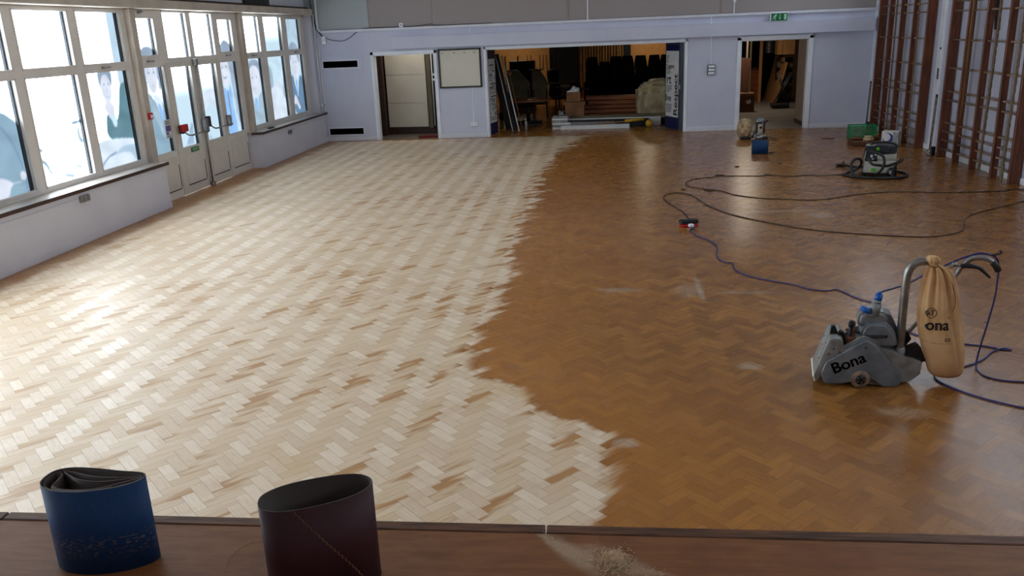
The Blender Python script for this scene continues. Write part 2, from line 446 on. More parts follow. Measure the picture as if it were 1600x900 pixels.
# ================================================================== SETTING
CH = 4.6  # ceiling height
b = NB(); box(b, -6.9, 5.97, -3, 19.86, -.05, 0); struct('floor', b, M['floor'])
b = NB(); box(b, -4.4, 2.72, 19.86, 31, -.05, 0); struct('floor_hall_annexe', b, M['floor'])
b = NB(); box(b, 2.72, 7.2, 19.86, 30, -.05, .002); box(b, -6.6, -3.3, 19.86, 21.3, -.05, .001); struct('floor_storeroom', b, M['storefloor'])
b = NB(); box(b, -7.0, 6.1, -3, 19.92, CH, CH + .1)
for k in range(12): box(b, -7.0, 6.1, -2.6 + k * 1.9, -2.48 + k * 1.9, CH - .12, CH)
struct('ceiling', b, M['ceil'])
b = NB(); box(b, -7, 6.1, -3.1, -3, 0, CH); struct('wall_front', b, M['wall'])

# back wall with its openings
Y0, Y1 = 19.8, 19.93
b = NB()
for x0, x1, z0, z1 in ((-6.95, -5.33, 0, 1.97), (-3.89, -2.67, 0, 1.97), (1.88, 3.10, 0, 1.98), (4.58, 6.1, 0, 1.98),
                       (-6.95, -2.67, 1.97, CH), (-2.67, 1.88, 2.01, CH), (1.88, 6.1, 1.98, CH)):
    box(b, x0, x1, Y0, Y1, z0, z1)
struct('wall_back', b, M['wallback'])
# right wall
b = NB(); box(b, 5.97, 6.1, -3, 19.93, 0, 3.80); box(b, 5.97, 6.1, -3, 19.93, 4.45, CH)
for k in range(8): box(b, 5.97, 6.1, -3 + k * 3.2, -2.6 + k * 3.2, 3.80, 4.45)
box(b, 5.97, 6.1, 19.6, 19.93, 3.80, 4.45)
struct('wall_right', b, M['wallright'])
# clerestory lights high in both side walls (above the frame)
def clerestory(name, x, y0, y1, z0, z1, n):
    w = thing(name, (x, y0, z0), kind='structure')
    b = NB(); t = .05
    box(b, x - .03, x + .03, y0, y1, z0, z0 + t); box(b, x - .03, x + .03, y0, y1, z1 - t, z1)
    for k in range(n + 1):
        yy = y0 + (y1 - y0) * k / n; box(b, x - .03, x + .03, yy - t / 2, yy + t / 2, z0, z1)
    obj('window_frame', b, M['frame'], w)
    for k in range(n):
        a = y0 + (y1 - y0) * k / n; c = y0 + (y1 - y0) * (k + 1) / n
        g = NB(); box(g, x - .004, x + .004, a, c, z0, z1); obj('glass_pane', g, M['glass'], w)
for k in range(7): clerestory('window_%d' % (10 + k), 6.03, -2.6 + k * 3.2, .2 + k * 3.2, 3.80, 4.45, 3)

# ---- left window wall
XI, XO, XG = -6.89, -6.96, -6.925
b = NB()   # boxed-in casing under the windows
prism(b, [(-6.97, -3), (-6.62, -3), (-6.62, 12.03), (-6.97, 12.03)], 'z', 0, .655)
prism(b, [(-6.97, 15.78), (-6.83, 15.78), (-6.63, 15.84), (-6.63, 19.8), (-6.97, 19.8)], 'z', 0, .655)
box(b, -6.97, -6.87, -3, .5, .6, CH)      # plain wall by the stage
box(b, -6.97, -6.88, .5, 19.8, 3.06, CH)
box(b, -6.97, -6.70, 19.60, 19.8, .655, 3.06)  # reveal at the far end
struct('wall_left', b, M['wall'])
b = NB(); box(b, -6.90, -6.58, -3, 12.05, .655, .695, .006)
prism(b, [(-6.90, 15.76), (-6.80, 15.76), (-6.59, 15.83), (-6.59, 19.8), (-6.90, 19.8)], 'z', .655, .695)
struct('trim_window_sill', b, M['sillwood'])
b = NB(); box(b, -6.583, -6.568, -3, 12.055, .652, .697)
prism(b, [(-6.80, 15.745), (-6.59, 15.815), (-6.575, 15.83), (-6.575, 19.8), (-6.59, 19.8), (-6.59, 15.84), (-6.80, 15.77)], 'z', .652, .697)
struct('trim_sill_nosing', b, M['sillnose'])
b = NB(); box(b, -6.92, -6.68, .4, 19.72, 2.925, 3.055, .008); box(b, -6.70, -6.665, 19.25, 19.72, 2.90, 3.05, .004)
struct('trim_window_head', b, M['beam'])
b = NB(); box(b, -6.88, -6.80, .4, 19.8, 3.056, 3.10); struct('trim_head_shadow_gap', b, M['brownwall'])
b = NB()   # structural mullion posts between the bays
for y0, y1 in ((.5, .7), (4.35, 4.55), (8.2, 8.4), (12.05, 12.20), (15.90, 16.05)):
    box(b, -6.97, -6.80, y0, y1, .69 if y0 < 12 or y0 > 13 else .66, 2.925, .006)
    if 12 < y0: box(b, -6.97, -6.84, y0, y1, 0.0 if y0 > 15 else .0, .70, .004)
struct('trim_window_posts', b, M['beam'])

def window_bay(name, y0, y1, panes, rails):
    """panes: list of (y0,y1,z0,z1); everything else in the bay rectangle is frame"""
    w = thing(name, (XG, y0, .7), kind='structure')
    ys = sorted({y0, y1} | {p[0] for p in panes} | {p[1] for p in panes}); zs = sorted({rails[0], rails[1]} | {p[2] for p in panes} | {p[3] for p in panes})
    b = NB()
    for a, c in zip(ys, ys[1:]):
        z = zs[0]; run = None
        for q, r in zip(zs, zs[1:]):
            my, mz = (a + c) / 2, (q + r) / 2
            hole = any(p[0] < my < p[1] and p[2] < mz < p[3] for p in panes)
            if hole:
                if run is not None: box(b, XO, XI, a, c, run, q); run = None
            elif run is None: run = q
        if run is not None: box(b, XO, XI, a, c, run, zs[-1])
    obj('window_frame', b, M['frame'], w)
    for p in panes:
        g = NB(); box(g, XG - .003, XG + .003, *p); o = obj('glass_pane', g, M['glass'], w)
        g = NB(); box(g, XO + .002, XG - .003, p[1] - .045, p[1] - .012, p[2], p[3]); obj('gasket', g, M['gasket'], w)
        g = NB()   # bead round the glass
        t = .016
        box(g, XG + .003, XI + .008, p[0] - .004, p[1] + .004, p[2] - .01, p[2] + t); box(g, XG + .003, XI + .008, p[0] - .004, p[1] + .004, p[3] - t, p[3] + .01)
        box(g, XG + .003, XI + .008, p[0] - .01, p[0] + t, p[2], p[3]); box(g, XG + .003, XI + .008, p[1] - t, p[1] + .01, p[2], p[3])
        obj('glazing_bead', g, M['frame'], w)
    return w
def handle(w, y, z):
    g = NB(); box(g, XI, XI + .03, y - .02, y + .02, z - .015, z + .015, .004); box(g, XI + .02, XI + .035, y, y + .16, z - .009, z + .009, .004); obj('window_handle', g, M['metal'], w)
ZB, ZT0, ZT1, ZU = .75, 2.085, 2.175, 2.88
def std(y0): # three panes wide
    L = []
    for k in range(3): L += [(y0 + .0 + 1.24 * k, y0 + 1.07 + 1.24 * k)]
    return L
for n, y0 in ((1, 8.38), (5, 4.55), (6, .72)):
    pn = []
    for a, c in std(y0 - .01): pn += [(a, c, ZB, ZT0), (a, c, ZT1, ZU)]
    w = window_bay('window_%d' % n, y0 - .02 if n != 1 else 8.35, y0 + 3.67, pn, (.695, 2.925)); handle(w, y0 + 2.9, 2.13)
pn = [(16.07, 16.97, ZB + .02, ZT0), (17.22, 18.24, ZB + .02, ZT0), (18.48, 19.42, ZB + .02, ZT0), (16.07, 16.97, ZT1, ZU), (17.22, 18.24, ZT1, ZU), (18.50, 19.40, ZT1, ZU - .03)]
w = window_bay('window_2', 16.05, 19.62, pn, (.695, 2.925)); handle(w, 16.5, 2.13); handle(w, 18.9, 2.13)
# glazed screen round the double doors
pn = [(12.26, 12.95, .74, 2.09), (14.96, 15.74, .75, 2.07), (12.27, 12.85, 2.24, 2.81), (13.12, 13.92, 2.18, 2.905), (14.05, 14.88, 2.18, 2.905), (15.07, 15.68, 2.22, 2.81),
      (12.985, 14.905, 0.0, 2.12)]
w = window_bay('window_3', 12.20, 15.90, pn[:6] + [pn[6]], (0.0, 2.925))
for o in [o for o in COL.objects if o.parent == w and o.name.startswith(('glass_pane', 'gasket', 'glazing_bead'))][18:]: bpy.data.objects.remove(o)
handle(w, 12.5, 2.17); handle(w, 15.3, 2.17)
b = NB(); box(b, XI, XI + .05, 12.42, 12.46, 2.86, 2.90, .006); box(b, XI, XI + .02, 12.46, 12.56, 2.88, 2.90); obj('stay_hook', b, M['metal'], w)
for (a, c) in ((12.30, 12.93), (14.99, 15.72)):   # solid lower panels; black strips draw the shade in their gaps
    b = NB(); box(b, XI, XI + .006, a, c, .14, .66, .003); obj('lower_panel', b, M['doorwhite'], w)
    b = NB(); box(b, XI - .004, XI + .009, c, c + .014, .15, .52); box(b, XI - .004, XI + .009, a + .02, c, .125, .137); obj('panel_gap_shade', b, M['ink'], w)
def door_leaf(name, y0, y1, bar_z, right):
    d = thing(name, (XG, y0, 0), kind='structure')
    b = NB(); pz0, pz1 = .757, 2.045; pa, pb = y0 + .17, y1 - .12
    X0, X1 = XO + .01, XI + .012
    box(b, X0, X1, y0, pa, .004, 2.118); box(b, X0, X1, pb, y1, .004, 2.118); box(b, X0, X1, pa, pb, .004, pz0); box(b, X0, X1, pa, pb, pz1, 2.118)
    obj('leaf_frame', b, M['doorwhite'], d)
    g = NB(); box(g, XG - .003, XG + .003, pa, pb, pz0, pz1); obj('glass_pane', g, M['glass'], d)
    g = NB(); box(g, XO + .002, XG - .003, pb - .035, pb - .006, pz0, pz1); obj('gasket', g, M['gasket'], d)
    b = NB(); box(b, X1, X1 + .006, pa, pb, .15, .62, .003); obj('lower_panel', b, M['doorwhite'], d)
    b = NB(); box(b, X1 - .004, X1 + .009, pb, pb + .014, .16, .48); box(b, X1 - .004, X1 + .009, pa + .02, pb, .135, .148); obj('panel_gap_shade', b, M['ink'], d)  # black strips stand in for the shade in the panel gaps
    # push bar
    b = NB(); xb = X1 + .10
    ya, yb = y0 + .26, y1 + (.02 if not right else .03)
    tube(b, [(xb - .06, ya - .07, bar_z + .09), (xb, ya, bar_z), (xb, (ya + yb) / 2, bar_z), (xb, yb, bar_z)], .013, 8, 3); obj('push_bar', b, M['metal'], d)
    b = NB(); box(b, X1, X1 + .07, ya - .14, ya - .05, bar_z + .04, bar_z + .22 if right else bar_z + .17, .01); obj('bar_bracket', b, M['darkmetal'], d)
    b = NB(); box(b, X1, X1 + .08, yb - .04, yb + .03, bar_z - .04, bar_z + .16, .01); obj('bar_bracket', b, M['metal'], d)
    return d, X1
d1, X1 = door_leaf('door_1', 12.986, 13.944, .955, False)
b = NB(); box(b, X1 + .07, X1 + .13, 13.0, 13.19, 1.03, 1.15, .01); obj('bracket_cover', b, M['red'], d1)
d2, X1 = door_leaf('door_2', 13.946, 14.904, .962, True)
b = NB(); cyl(b, (X1 + .04, 13.945, .02), (X1 + .04, 13.945, 2.13), .015, 8); box(b, X1, X1 + .07, 13.90, 13.99, 2.04, 2.16, .012); box(b, X1, X1 + .08, 13.90, 13.99, 0.0, .07, .012); box(b, X1, X1 + .09, 13.90, 14.02, .92, 1.16, .015)
obj('panic_bolt', b, M['metal'], d2)

# ---- back wall trims
def arch(b, x0, x1, z1, w, y=Y0, t=.022, d=.16):
    for a, c in ((x0 - w, x0), (x1, x1 + w)): box(b, a, c, y - t, y + .002, 0, z1 + w, .004)
    box(b, x0 - w, x1 + w, y - t, y + .001, z1, z1 + w, .004)
    for a, c in ((x0, x0 + .018), (x1 - .018, x1)): box(b, a, c, y - .004, y + d, 0, z1)
    box(b, x0, x1, y - .004, y + d, z1 - .018, z1)
b = NB(); box(b, -6.5, 5.95, 19.785, 19.80, 2.571, 2.578); struct('trim_wall_joint', b, M['darkmetal'])
b = NB(); arch(b, -5.33, -3.89, 1.97, .07); struct('trim_cupboard_doorway', b, M['white'])
b = NB(); arch(b, -2.67, 1.88, 2.01, .045); struct('trim_wide_opening', b, M['white'])
b = NB(); arch(b, 3.10, 4.58, 1.98, .085, t=.03); box(b, 3.03, 4.65, Y0 - .045, Y0 - .028, 2.04, 2.065); struct('trim_store_doorway', b, M['white'])
b = NB()
for a, c in ((-6.65, -5.405), (-3.82, -2.72), (1.93, 3.01), (4.67, 5.97)):
    box(b, a, c, Y0 - .018, Y0, 0, .10, .004)
struct('baseboard_back', b, M['whitesoft'])
b = NB(); box(b, 5.955, 5.97, -3, 19.8, 0, .09, .003); struct('baseboard_right', b, M['white'])
b = NB(); box(b, -6.62, -6.608, -3, 12.04, 0, .085, .003); box(b, -6.63, -6.618, 15.86, 19.8, 0, .085, .003); struct('baseboard_left', b, M['wall'])
b = NB(); box(b, -4.85, 5.93, 19.66, 19.80, 2.09, 2.36, .004); struct('trim_boxed_beam', b, M['wallback'])
b = NB(); box(b, -6.50, 5.95, 19.735, 19.80, 2.51, 2.57, .006)
tube(b, [(-6.60, 19.77, 3.4), (-6.60, 19.77, 2.72), (-6.585, 19.77, 2.60), (-6.52, 19.77, 2.545), (-6.45, 19.77, 2.54)], .03, 10, 4)
struct('trim_cable_trunking', b, M['whitesoft'])
b = NB()
for x in (-5.37, -3.89, -.76, 2.64): box(b, x - .012, x + .012, 19.785, 19.80, 2.57, CH)
struct('trim_panel_strips', b, M['wallback'])
b = NB(); box(b, 5.94, 5.975, 19.765, 19.80, 0, 2.95); box(b, 5.945, 5.97, 15.86, 15.98, 0, 3.3); box(b, 5.945, 5.97, 16.06, 16.10, 0, 3.3); box(b, 5.80, 5.93, 19.775, 19.80, 2.12, 2.33); struct('trim_right_corner', b, M['white'])
b = NB(); cyl(b, (-6.66, 19.72, .72), (-6.66, 19.72, 2.93), .012, 8); box(b, -6.64, -6.615, 19.79, 19.80, .7, 2.4); struct('trim_corner_pipe', b, M['white'])
b = NB(); box(b, -6.62, -5.40, 19.79, 19.80, 2.02, 2.035); struct('trim_panel_joint', b, M['wallback'])

# ---- stage
b = NB(); box(b, -6.87, 5.97, -3, 1.865, 1.10, 1.15)
box(b, -6.87, 5.97, 1.84, 1.86, 0, 1.10); struct('stage', b, M['stage'])
b = NB(); xs = [-6.87, -4.2, -1.68, -.155, 1.55, 3.9, 5.97]
for a, c in zip(xs, xs[1:]): box(b, a + .002, c - .002, 1.868, 1.906, 1.095, 1.152, .003)
struct('trim_stage_nosing', b, M['stagenose'])

# ---- rooms behind the back wall
b = NB(); box(b, -4.5, -4.4, 21.3, 31, 0, 2.75); box(b, -4.4, -3.3, 21.3, 21.4, 0, 2.75); struct('wall_annexe_left', b, M['brownwall'])
b = NB(); box(b, 2.62, 2.72, 19.93, 31, 0, 3); struct('wall_annexe_right', b, M['beige'])
b = NB(); box(b, -4.5, 2.72, 30.5, 30.6, 0, 3); struct('wall_annexe_far', b, M['yellow'])
b = NB(); box(b, -6.7, 7.3, 19.93, 31, 2.75, 2.85); struct('ceiling_annexe', b, M['ceil'])
b = NB(); box(b, -1.84, -.79, 30.40, 30.5, 0, 2.75); box(b, -1.62, -1.60, 30.38, 30.40, 0, 2.3); box(b, .77, 1.0, 30.30, 30.5, 0, 2.75); struct('trim_dark_doors', b, M['navydark'])
b = NB()
n = 60
for k in range(n):
    x0 = -.79 + 1.56 * k / n; x1 = -.79 + 1.56 * (k + 1) / n
    y0 = 30.36 + .035 * math.sin(k * 1.7) + .012 * math.sin(k * .7); y1 = 30.36 + .035 * math.sin((k + 1) * 1.7) + .012 * math.sin((k + 1) * .7)
    v = [b.verts.new(q) for q in ((x0, y0, .3), (x1, y1, .3), (x1, y1, 2.6), (x0, y0, 2.6))]; b.faces.new(v)
bmesh.ops.remove_doubles(b, verts=b.verts[:], dist=1e-4)
o = obj('curtain', b, M['curtain'], label='ochre ribbed curtain hanging at the far end of the dark room beyond', cat='curtain', loc=(0, 30.36, .3)); o.modifiers.new('s', 'SOLIDIFY').thickness = .01
b = NB(); box(b, -6.8, -6.7, 19.93, 21.3, 0, 2.8); box(b, -3.4, -3.3, 19.93, 21.2, 0, 2.75); box(b, -6.7, -3.3, 21.2, 21.3, 0, 2.75); struct('wall_cupboard', b, M['brownwall'])
b = NB(); box(b, 4.64, 4.74, 19.93, 21.1, 0, 2.8); box(b, 4.74, 7.2, 21.0, 21.1, 0, 2.8); box(b, 7.2, 7.3, 21.0, 30, 0, 2.8); box(b, 2.72, 7.3, 29.5, 29.6, 0, 2.8); struct('wall_storeroom', b, M['beige'])
b = NB(); box(b, 4.628, 4.64, 19.93, 21.1, 0, .10); box(b, 4.628, 4.76, 21.1, 21.112, 0, .1); struct('baseboard_storeroom', b, M['black'])
# ================================================================== THINGS ON THE WALLS
# printed window film: figures seen against the daylight; each sheet of the picture belongs to the pane it is on
def ell(cy_, cz, ry, rz, n=14, rot=0.):
    return [(cy_ + ry * math.cos(2 * PI * k / n) * math.cos(rot) - rz * math.sin(2 * PI * k / n) * math.sin(rot), cz + ry * math.cos(2 * PI * k / n) * math.sin(rot) + rz * math.sin(2 * PI * k / n) * math.cos(rot)) for k in range(n)]
def rect(a, c, z0, z1): return [(a, z0), (c, z0), (c, z1), (a, z1)]
def clip_rect(pts, r):
    """clip polygon to a pane rectangle (y0,y1,z0,z1)"""
    def cut(P, f, g):
        o = []
        for i in range(len(P)):
            a, c = P[i - 1], P[i]; fa, fc = f(a), f(c)
            if fc >= 0:
                if fa < 0: t = fa / (fa - fc); o.append((a[0] + (c[0] - a[0]) * t, a[1] + (c[1] - a[1]) * t))
                o.append(c)
            elif fa >= 0: t = fa / (fa - fc); o.append((a[0] + (c[0] - a[0]) * t, a[1] + (c[1] - a[1]) * t))
        return o
    for f in (lambda q: q[0] - r[0], lambda q: r[1] - q[0], lambda q: q[1] - r[2], lambda q: r[3] - q[1]):
        if pts: pts = cut(pts, f, None)
    return pts
def smooth2(pts, k=4):
    P = [Vector((q[0], q[1])) for q in pts]; n = len(P); out = []
    for i in range(n):
        a, c, d, e = P[i - 1], P[i], P[(i + 1) % n], P[(i + 2) % n]
        for j in range(k):
            t = j / k; q = .5 * ((2 * c) + (d - a) * t + (2 * a - 5 * c + 4 * d - e) * t * t + (3 * c - a - 3 * d + e) * t ** 3); out.append((q.x, q.y))
    return out
class Film:
    """collects the printed shapes of one pane as one sheet per pane (layers a hair apart)"""
    def __init__(s, w, rects): s.w = w; s.r = rects; s.items = []
    def add(s, m, pts, sharp=False):
        s.items.append((m, pts if sharp else smooth2(pts)))
    def done(s):
        import numpy as np
        for r in s.r:
            h = .011; ny = int((r[1] - r[0]) / h) + 2; nz = int((r[3] - r[2]) / h) + 2
            Y = np.linspace(r[0], r[1], ny)[None, :]; Z = np.linspace(r[2], r[3], nz)[:, None]
            A = np.ones((nz, ny, 3)) * WEFF; hit = False
            for m, pts in s.items:
                if max(p[0] for p in pts) < r[0] or min(p[0] for p in pts) > r[1] or max(p[1] for p in pts) < r[2] or min(p[1] for p in pts) > r[3]: continue
                ins = np.zeros((nz, ny), bool)
                for (a0, b0), (a1, b1) in zip(pts, pts[1:] + pts[:1]):
                    if abs(b1 - b0) < 1e-9: continue
                    ins ^= ((b0 > Z) != (b1 > Z)) & (Y < (a1 - a0) * (Z - b0) / (b1 - b0) + a0)
                if not ins.any(): continue
                hit = True
                if m == 'fade':   # the printed sky thins out towards its top edge
                    zt = max(p[1] for p in pts); tt = np.clip((zt - Z) / .55, 0, 1); tt = (tt * tt * (3 - 2 * tt))[:, :, None] * np.ones((1, ny, 1))
                    A[ins] = np.exp(np.log(WEFF) * (1 - tt) + np.log(np.array(FC['sky'])) * tt)[ins]; continue
                c = np.array(FC[m])
                v = 1 + .10 * np.sin(Y * 9 + Z * 7 + 1.3 * np.sin(Z * 13)) * np.sin(Z * 5 - Y * 4)
                A[ins] = (c[None, None, :] * v[:, :, None])[ins]
            if not hit: continue
            A = np.log(A)
            for _ in range(2):
                P = np.pad(A, ((1, 1), (1, 1), (0, 0)), 'edge'); A = (P[1:-1, 1:-1] * 2 + P[:-2, 1:-1] + P[2:, 1:-1] + P[1:-1, :-2] + P[1:-1, 2:]) / 6
            A = np.clip(np.exp(A) / WEFF / .93, 0, 1)
            me = bpy.data.meshes.new('window_film'); x = XG - .006
            V_ = [(x, float(yy), float(zz)) for zz in Z[:, 0] for yy in Y[0]]
            F_ = [(k * ny + i, k * ny + i + 1, (k + 1) * ny + i + 1, (k + 1) * ny + i) for k in range(nz - 1) for i in range(ny - 1)]
            me.from_pydata(V_, [], F_); me.materials.append(M['film'])
            at = me.color_attributes.new('print', 'FLOAT_COLOR', 'POINT')
            B = np.ones((nz * ny, 4)); B[:, :3] = A.reshape(-1, 3); at.data.foreach_set('color', B.ravel())
            o = bpy.data.objects.new('window_film', me); COL.objects.link(o); o.parent = s.w; o.matrix_parent_inverse = parent_world(s.w).inverted()
W1 = bpy.data.objects['window_1']; W2 = bpy.data.objects['window_2']; W3 = bpy.data.objects['window_3']
f = Film(W1, [(8.37, 9.44, ZB, ZT0), (9.61, 10.68, ZB, ZT0), (10.85, 11.92, ZB, ZT0), (10.85, 11.92, ZT1, ZU)])
f.add('teal', [(8.3, 2.0), (8.8, 1.86), (9.12, 1.74), (9.30, 1.64), (9.42, 1.5), (9.40, 1.14), (9.37, .74), (8.3, .72)])
f.add('line', [(8.95, 1.70), (9.2, 1.45), (9.33, 1.1), (9.35, .8), (9.32, .8), (9.30, 1.1), (9.17, 1.43), (8.93, 1.67)])
f.add('skin', [(8.6, 1.02), (8.88, 1.0), (9.02, .96), (9.10, .90), (9.04, .85), (9.0, .78), (8.9, .74), (8.6, .72)])
f.add('skin', ell(9.30, .965, .055, .055)); f.add('skin', rect(9.06, 9.25, .895, .91), True)
f.add('line', [(10.40, 1.47), (10.52, 1.49), (10.66, 1.48), (10.62, 1.455), (10.52, 1.45), (10.45, 1.44)])
f.add('grey', [(10.52, 1.40), (10.56, 1.39), (10.55, 1.30), (10.60, 1.22), (10.55, 1.18), (10.50, 1.28)])
f.add('grey', [(9.64, 1.24), (9.70, 1.24), (9.75, 1.20), (9.70, 1.18), (9.64, 1.19)])
f.add('line', [(9.80, 1.0), (10.25, .965), (10.25, .955), (9.80, .985)]); f.add('grey', [(9.70, 1.10), (9.78, 1.04), (9.82, .94), (9.86, .90), (9.80, .90), (9.74, 1.0), (9.66, 1.07)])
f.add('mid', [(10.05, .86), (10.2, .84), (10.3, .80), (10.22, .78), (10.08, .82)]); f.add('mid', [(10.3, .95), (10.42, .92), (10.50, .88), (10.40, .88)])
f.add('strip', rect(11.64, 11.93, ZT1, ZU), True); f.add('strip', [(11.68, 2.1), (11.93, 2.1), (11.93, 1.6), (11.70, 1.75)], True)
f.add('hair', [(11.22, 2.09), (11.5, 2.09), (11.52, 1.95), (11.47, 1.86), (11.40, 1.98), (11.28, 1.99), (11.24, 1.85), (11.18, 1.95)])
f.add('skin', ell(11.35, 1.84, .13, .20)); f.add('hair', ell(11.31, 1.90, .03, .012)); f.add('hair', ell(11.42, 1.90, .03, .012)); f.add('mid', ell(11.36, 1.73, .04, .012)); f.add('mid', ell(11.36, 1.82, .012, .05))
f.add('darkteal', [(11.68, 1.84), (11.80, 1.90), (12.0, 1.90), (12.0, 1.06), (11.6, 1.10), (11.21, 1.18), (11.22, 1.42), (11.28, 1.49), (11.40, 1.38), (11.52, 1.44), (11.60, 1.62)])
f.add('skin', [(11.22, 1.60), (11.33, 1.68), (11.46, 1.60), (11.44, 1.46), (11.36, 1.40), (11.27, 1.50)])
f.add('sky', [(11.38, 1.48), (11.45, 1.47), (11.48, 1.36), (11.42, 1.30), (11.36, 1.36)])
f.add('pale', [(11.1, 1.16), (12.0, 1.05), (12.0, .72), (10.85, .72), (10.85, 1.05)]); f.add('mid', [(11.3, .93), (11.55, 1.02), (11.92, .98), (11.93, .80), (11.80, .78), (11.7, .90), (11.5, .93)]); f.add('line', [(10.92, .82), (11.1, .92), (11.3, .96), (11.3, .94), (11.1, .90), (10.92, .80)])
f.done()
f = Film(W3, [(12.27, 12.95, .74, 2.09), (12.27, 12.85, 2.24, 2.81), (14.96, 15.74, .75, 2.07), (15.07, 15.68, 2.22, 2.81)])
f.add('fade', rect(12.2, 13.0, .7, 2.0), True)
f.add('hair', [(12.38, 2.10), (12.37, 2.28), (12.50, 2.38), (12.70, 2.38), (12.86, 2.26), (12.88, 2.10), (12.88, 1.82), (12.80, 1.72), (12.78, 2.02), (12.64, 2.13), (12.46, 2.04), (12.46, 1.74), (12.36, 1.66)])
f.add('skin', [(12.45, 2.06), (12.54, 2.24), (12.72, 2.24), (12.80, 2.06), (12.79, 1.90), (12.70, 1.72), (12.60, 1.68), (12.50, 1.76), (12.45, 1.92)])
f.add('line', ell(12.545, 1.995, .032, .013)); f.add('line', ell(12.70, 1.995, .032, .013)); f.add('mid', ell(12.62, 1.80, .045, .012)); f.add('mid', ell(12.62, 1.88, .016, .008))
f.add('line', [(12.50, 2.035), (12.545, 2.05), (12.585, 2.035), (12.545, 2.043)]); f.add('line', [(12.66, 2.035), (12.70, 2.05), (12.745, 2.035), (12.70, 2.043)])
f.add('teal', [(12.28, 1.52), (12.42, 1.70), (12.58, 1.58), (12.72, 1.40), (12.80, 1.55), (12.90, 1.40), (13.0, 1.2), (13.0, .70), (12.2, .70), (12.22, 1.3)])
f.add('grey', [(12.42, 1.68), (12.56, 1.55), (12.70, 1.34), (12.72, 1.0), (12.60, 1.2), (12.46, 1.5)]); f.add('pale', [(12.58, 1.66), (12.72, 1.64), (12.82, 1.52), (12.76, 1.30), (12.66, 1.45)])
f.add('blue', [(12.68, 1.50), (12.74, 1.50), (12.80, 1.34), (12.76, 1.22), (12.71, 1.34)])
f.add('sky', rect(14.9, 15.8, .7, 2.2), True)
f.add('hair', [(15.08, 2.05), (15.12, 2.28), (15.22, 2.38), (15.36, 2.44), (15.52, 2.40), (15.66, 2.28), (15.68, 2.0), (15.78, 1.5), (15.78, 1.0), (15.60, .95), (15.52, 1.4), (15.44, 1.9), (15.30, 2.10)])
f.add('skin', [(15.06, 2.05), (15.18, 2.16), (15.34, 2.16), (15.42, 2.02), (15.42, 1.82), (15.34, 1.66), (15.22, 1.60), (15.10, 1.70), (15.05, 1.86)])
f.add('line', ell(15.15, 1.96, .032, .013)); f.add('line', ell(15.32, 1.97, .032, .013)); f.add('line', [(15.12, 1.79), (15.22, 1.755), (15.34, 1.80), (15.22, 1.78)]); f.add('mid', ell(15.23, 1.87, .016, .008))
f.add('blue', [(14.96, 1.50), (15.14, 1.60), (15.26, 1.50), (15.40, 1.62), (15.42, 1.2), (15.44, .70), (14.94, .70)]); f.add('line', [(15.23, 1.52), (15.27, 1.52), (15.30, 1.2), (15.27, .9), (15.22, 1.2)])
for k in range(5): f.add('mid', [(15.46 + k * .055, 1.9 - k * .08), (15.475 + k * .055, 1.9 - k * .08), (15.50 + k * .055, 1.2), (15.485 + k * .055, 1.0)])
f.done()
for nm, a, c, k in (('door_1', 13.16, 13.815, 0), ('door_2', 14.115, 14.78, 1)):
    d = bpy.data.objects[nm]; f = Film(d, [(a, c, .757, 2.045)])
    f.add('fade', rect(a - .1, c + .1, .7, 2.06), True)
    if k == 0:
        f.add('mid', [(13.40, .76), (13.66, .76), (13.73, 1.14), (13.62, 1.02)], True)
        for q in range(11): f.add('line', [(13.42 + q * .022, .79 + q * .031), (13.655 + q * .005, .795 + q * .031), (13.655 + q * .005, .807 + q * .031), (13.42 + q * .022, .802 + q * .031)], True)
    else:
        f.add('mid', [(14.22, .76), (14.30, .86), (14.38, .76)], True); f.add('pale', [(14.12, 1.5), (14.5, 1.62), (14.78, 1.55), (14.78, 1.3), (14.4, 1.35), (14.12, 1.2)])
    f.done()
f = Film(W2, [(16.07, 16.97, ZB + .02, ZT0), (17.22, 18.24, ZB + .02, ZT0), (18.48, 19.42, ZB + .02, ZT0), (17.22, 18.24, ZT1, ZU), (18.50, 19.40, ZT1, ZU - .03)])
f.add('sky', rect(16.0, 19.5, .7, 2.1), True); f.add('fade', rect(17.0, 18.4, 2.0, 2.86), True); f.add('strip', rect(18.46, 19.45, 2.1, 2.9), True)
f.add('hair', [(16.28, 1.80), (16.42, 2.02), (16.70, 2.04), (16.92, 1.92), (16.92, 1.6), (16.80, 1.76), (16.60, 1.90), (16.38, 1.80), (16.34, 1.62)])
f.add('skin', [(16.34, 1.84), (16.55, 1.94), (16.78, 1.86), (16.84, 1.64), (16.76, 1.44), (16.58, 1.32), (16.42, 1.40), (16.33, 1.60)])
f.add('line', ell(16.46, 1.70, .034, .013)); f.add('line', ell(16.66, 1.71, .034, .013)); f.add('mid', ell(16.55, 1.50, .05, .012)); f.add('mid', ell(16.55, 1.60, .018, .01))
f.add('grey', [(16.02, 1.15), (16.30, 1.36), (16.44, 1.28), (16.52, .98), (16.62, 1.28), (16.85, 1.40), (17.05, 1.30), (17.08, .70), (16.02, .70)])
f.add('pale', [(16.38, 1.34), (16.64, 1.34), (16.52, .94)], True); f.add('blue', [(16.44, 1.28), (16.58, 1.28), (16.54, 1.0), (16.50, 1.0)])
f.add('grey', [(17.15, 1.95), (17.36, 1.92), (17.52, 1.72), (17.50, 1.45), (17.36, 1.30), (17.15, 1.20)]); f.add('pale', [(17.2, 1.3), (17.6, 1.5), (17.9, 1.62), (18.1, 1.2), (18.2, .7), (17.2, .7)]); f.add('grey', [(18.02, 1.30), (18.12, 1.62), (18.24, 1.70), (18.30, 1.20), (18.10, 1.18)])
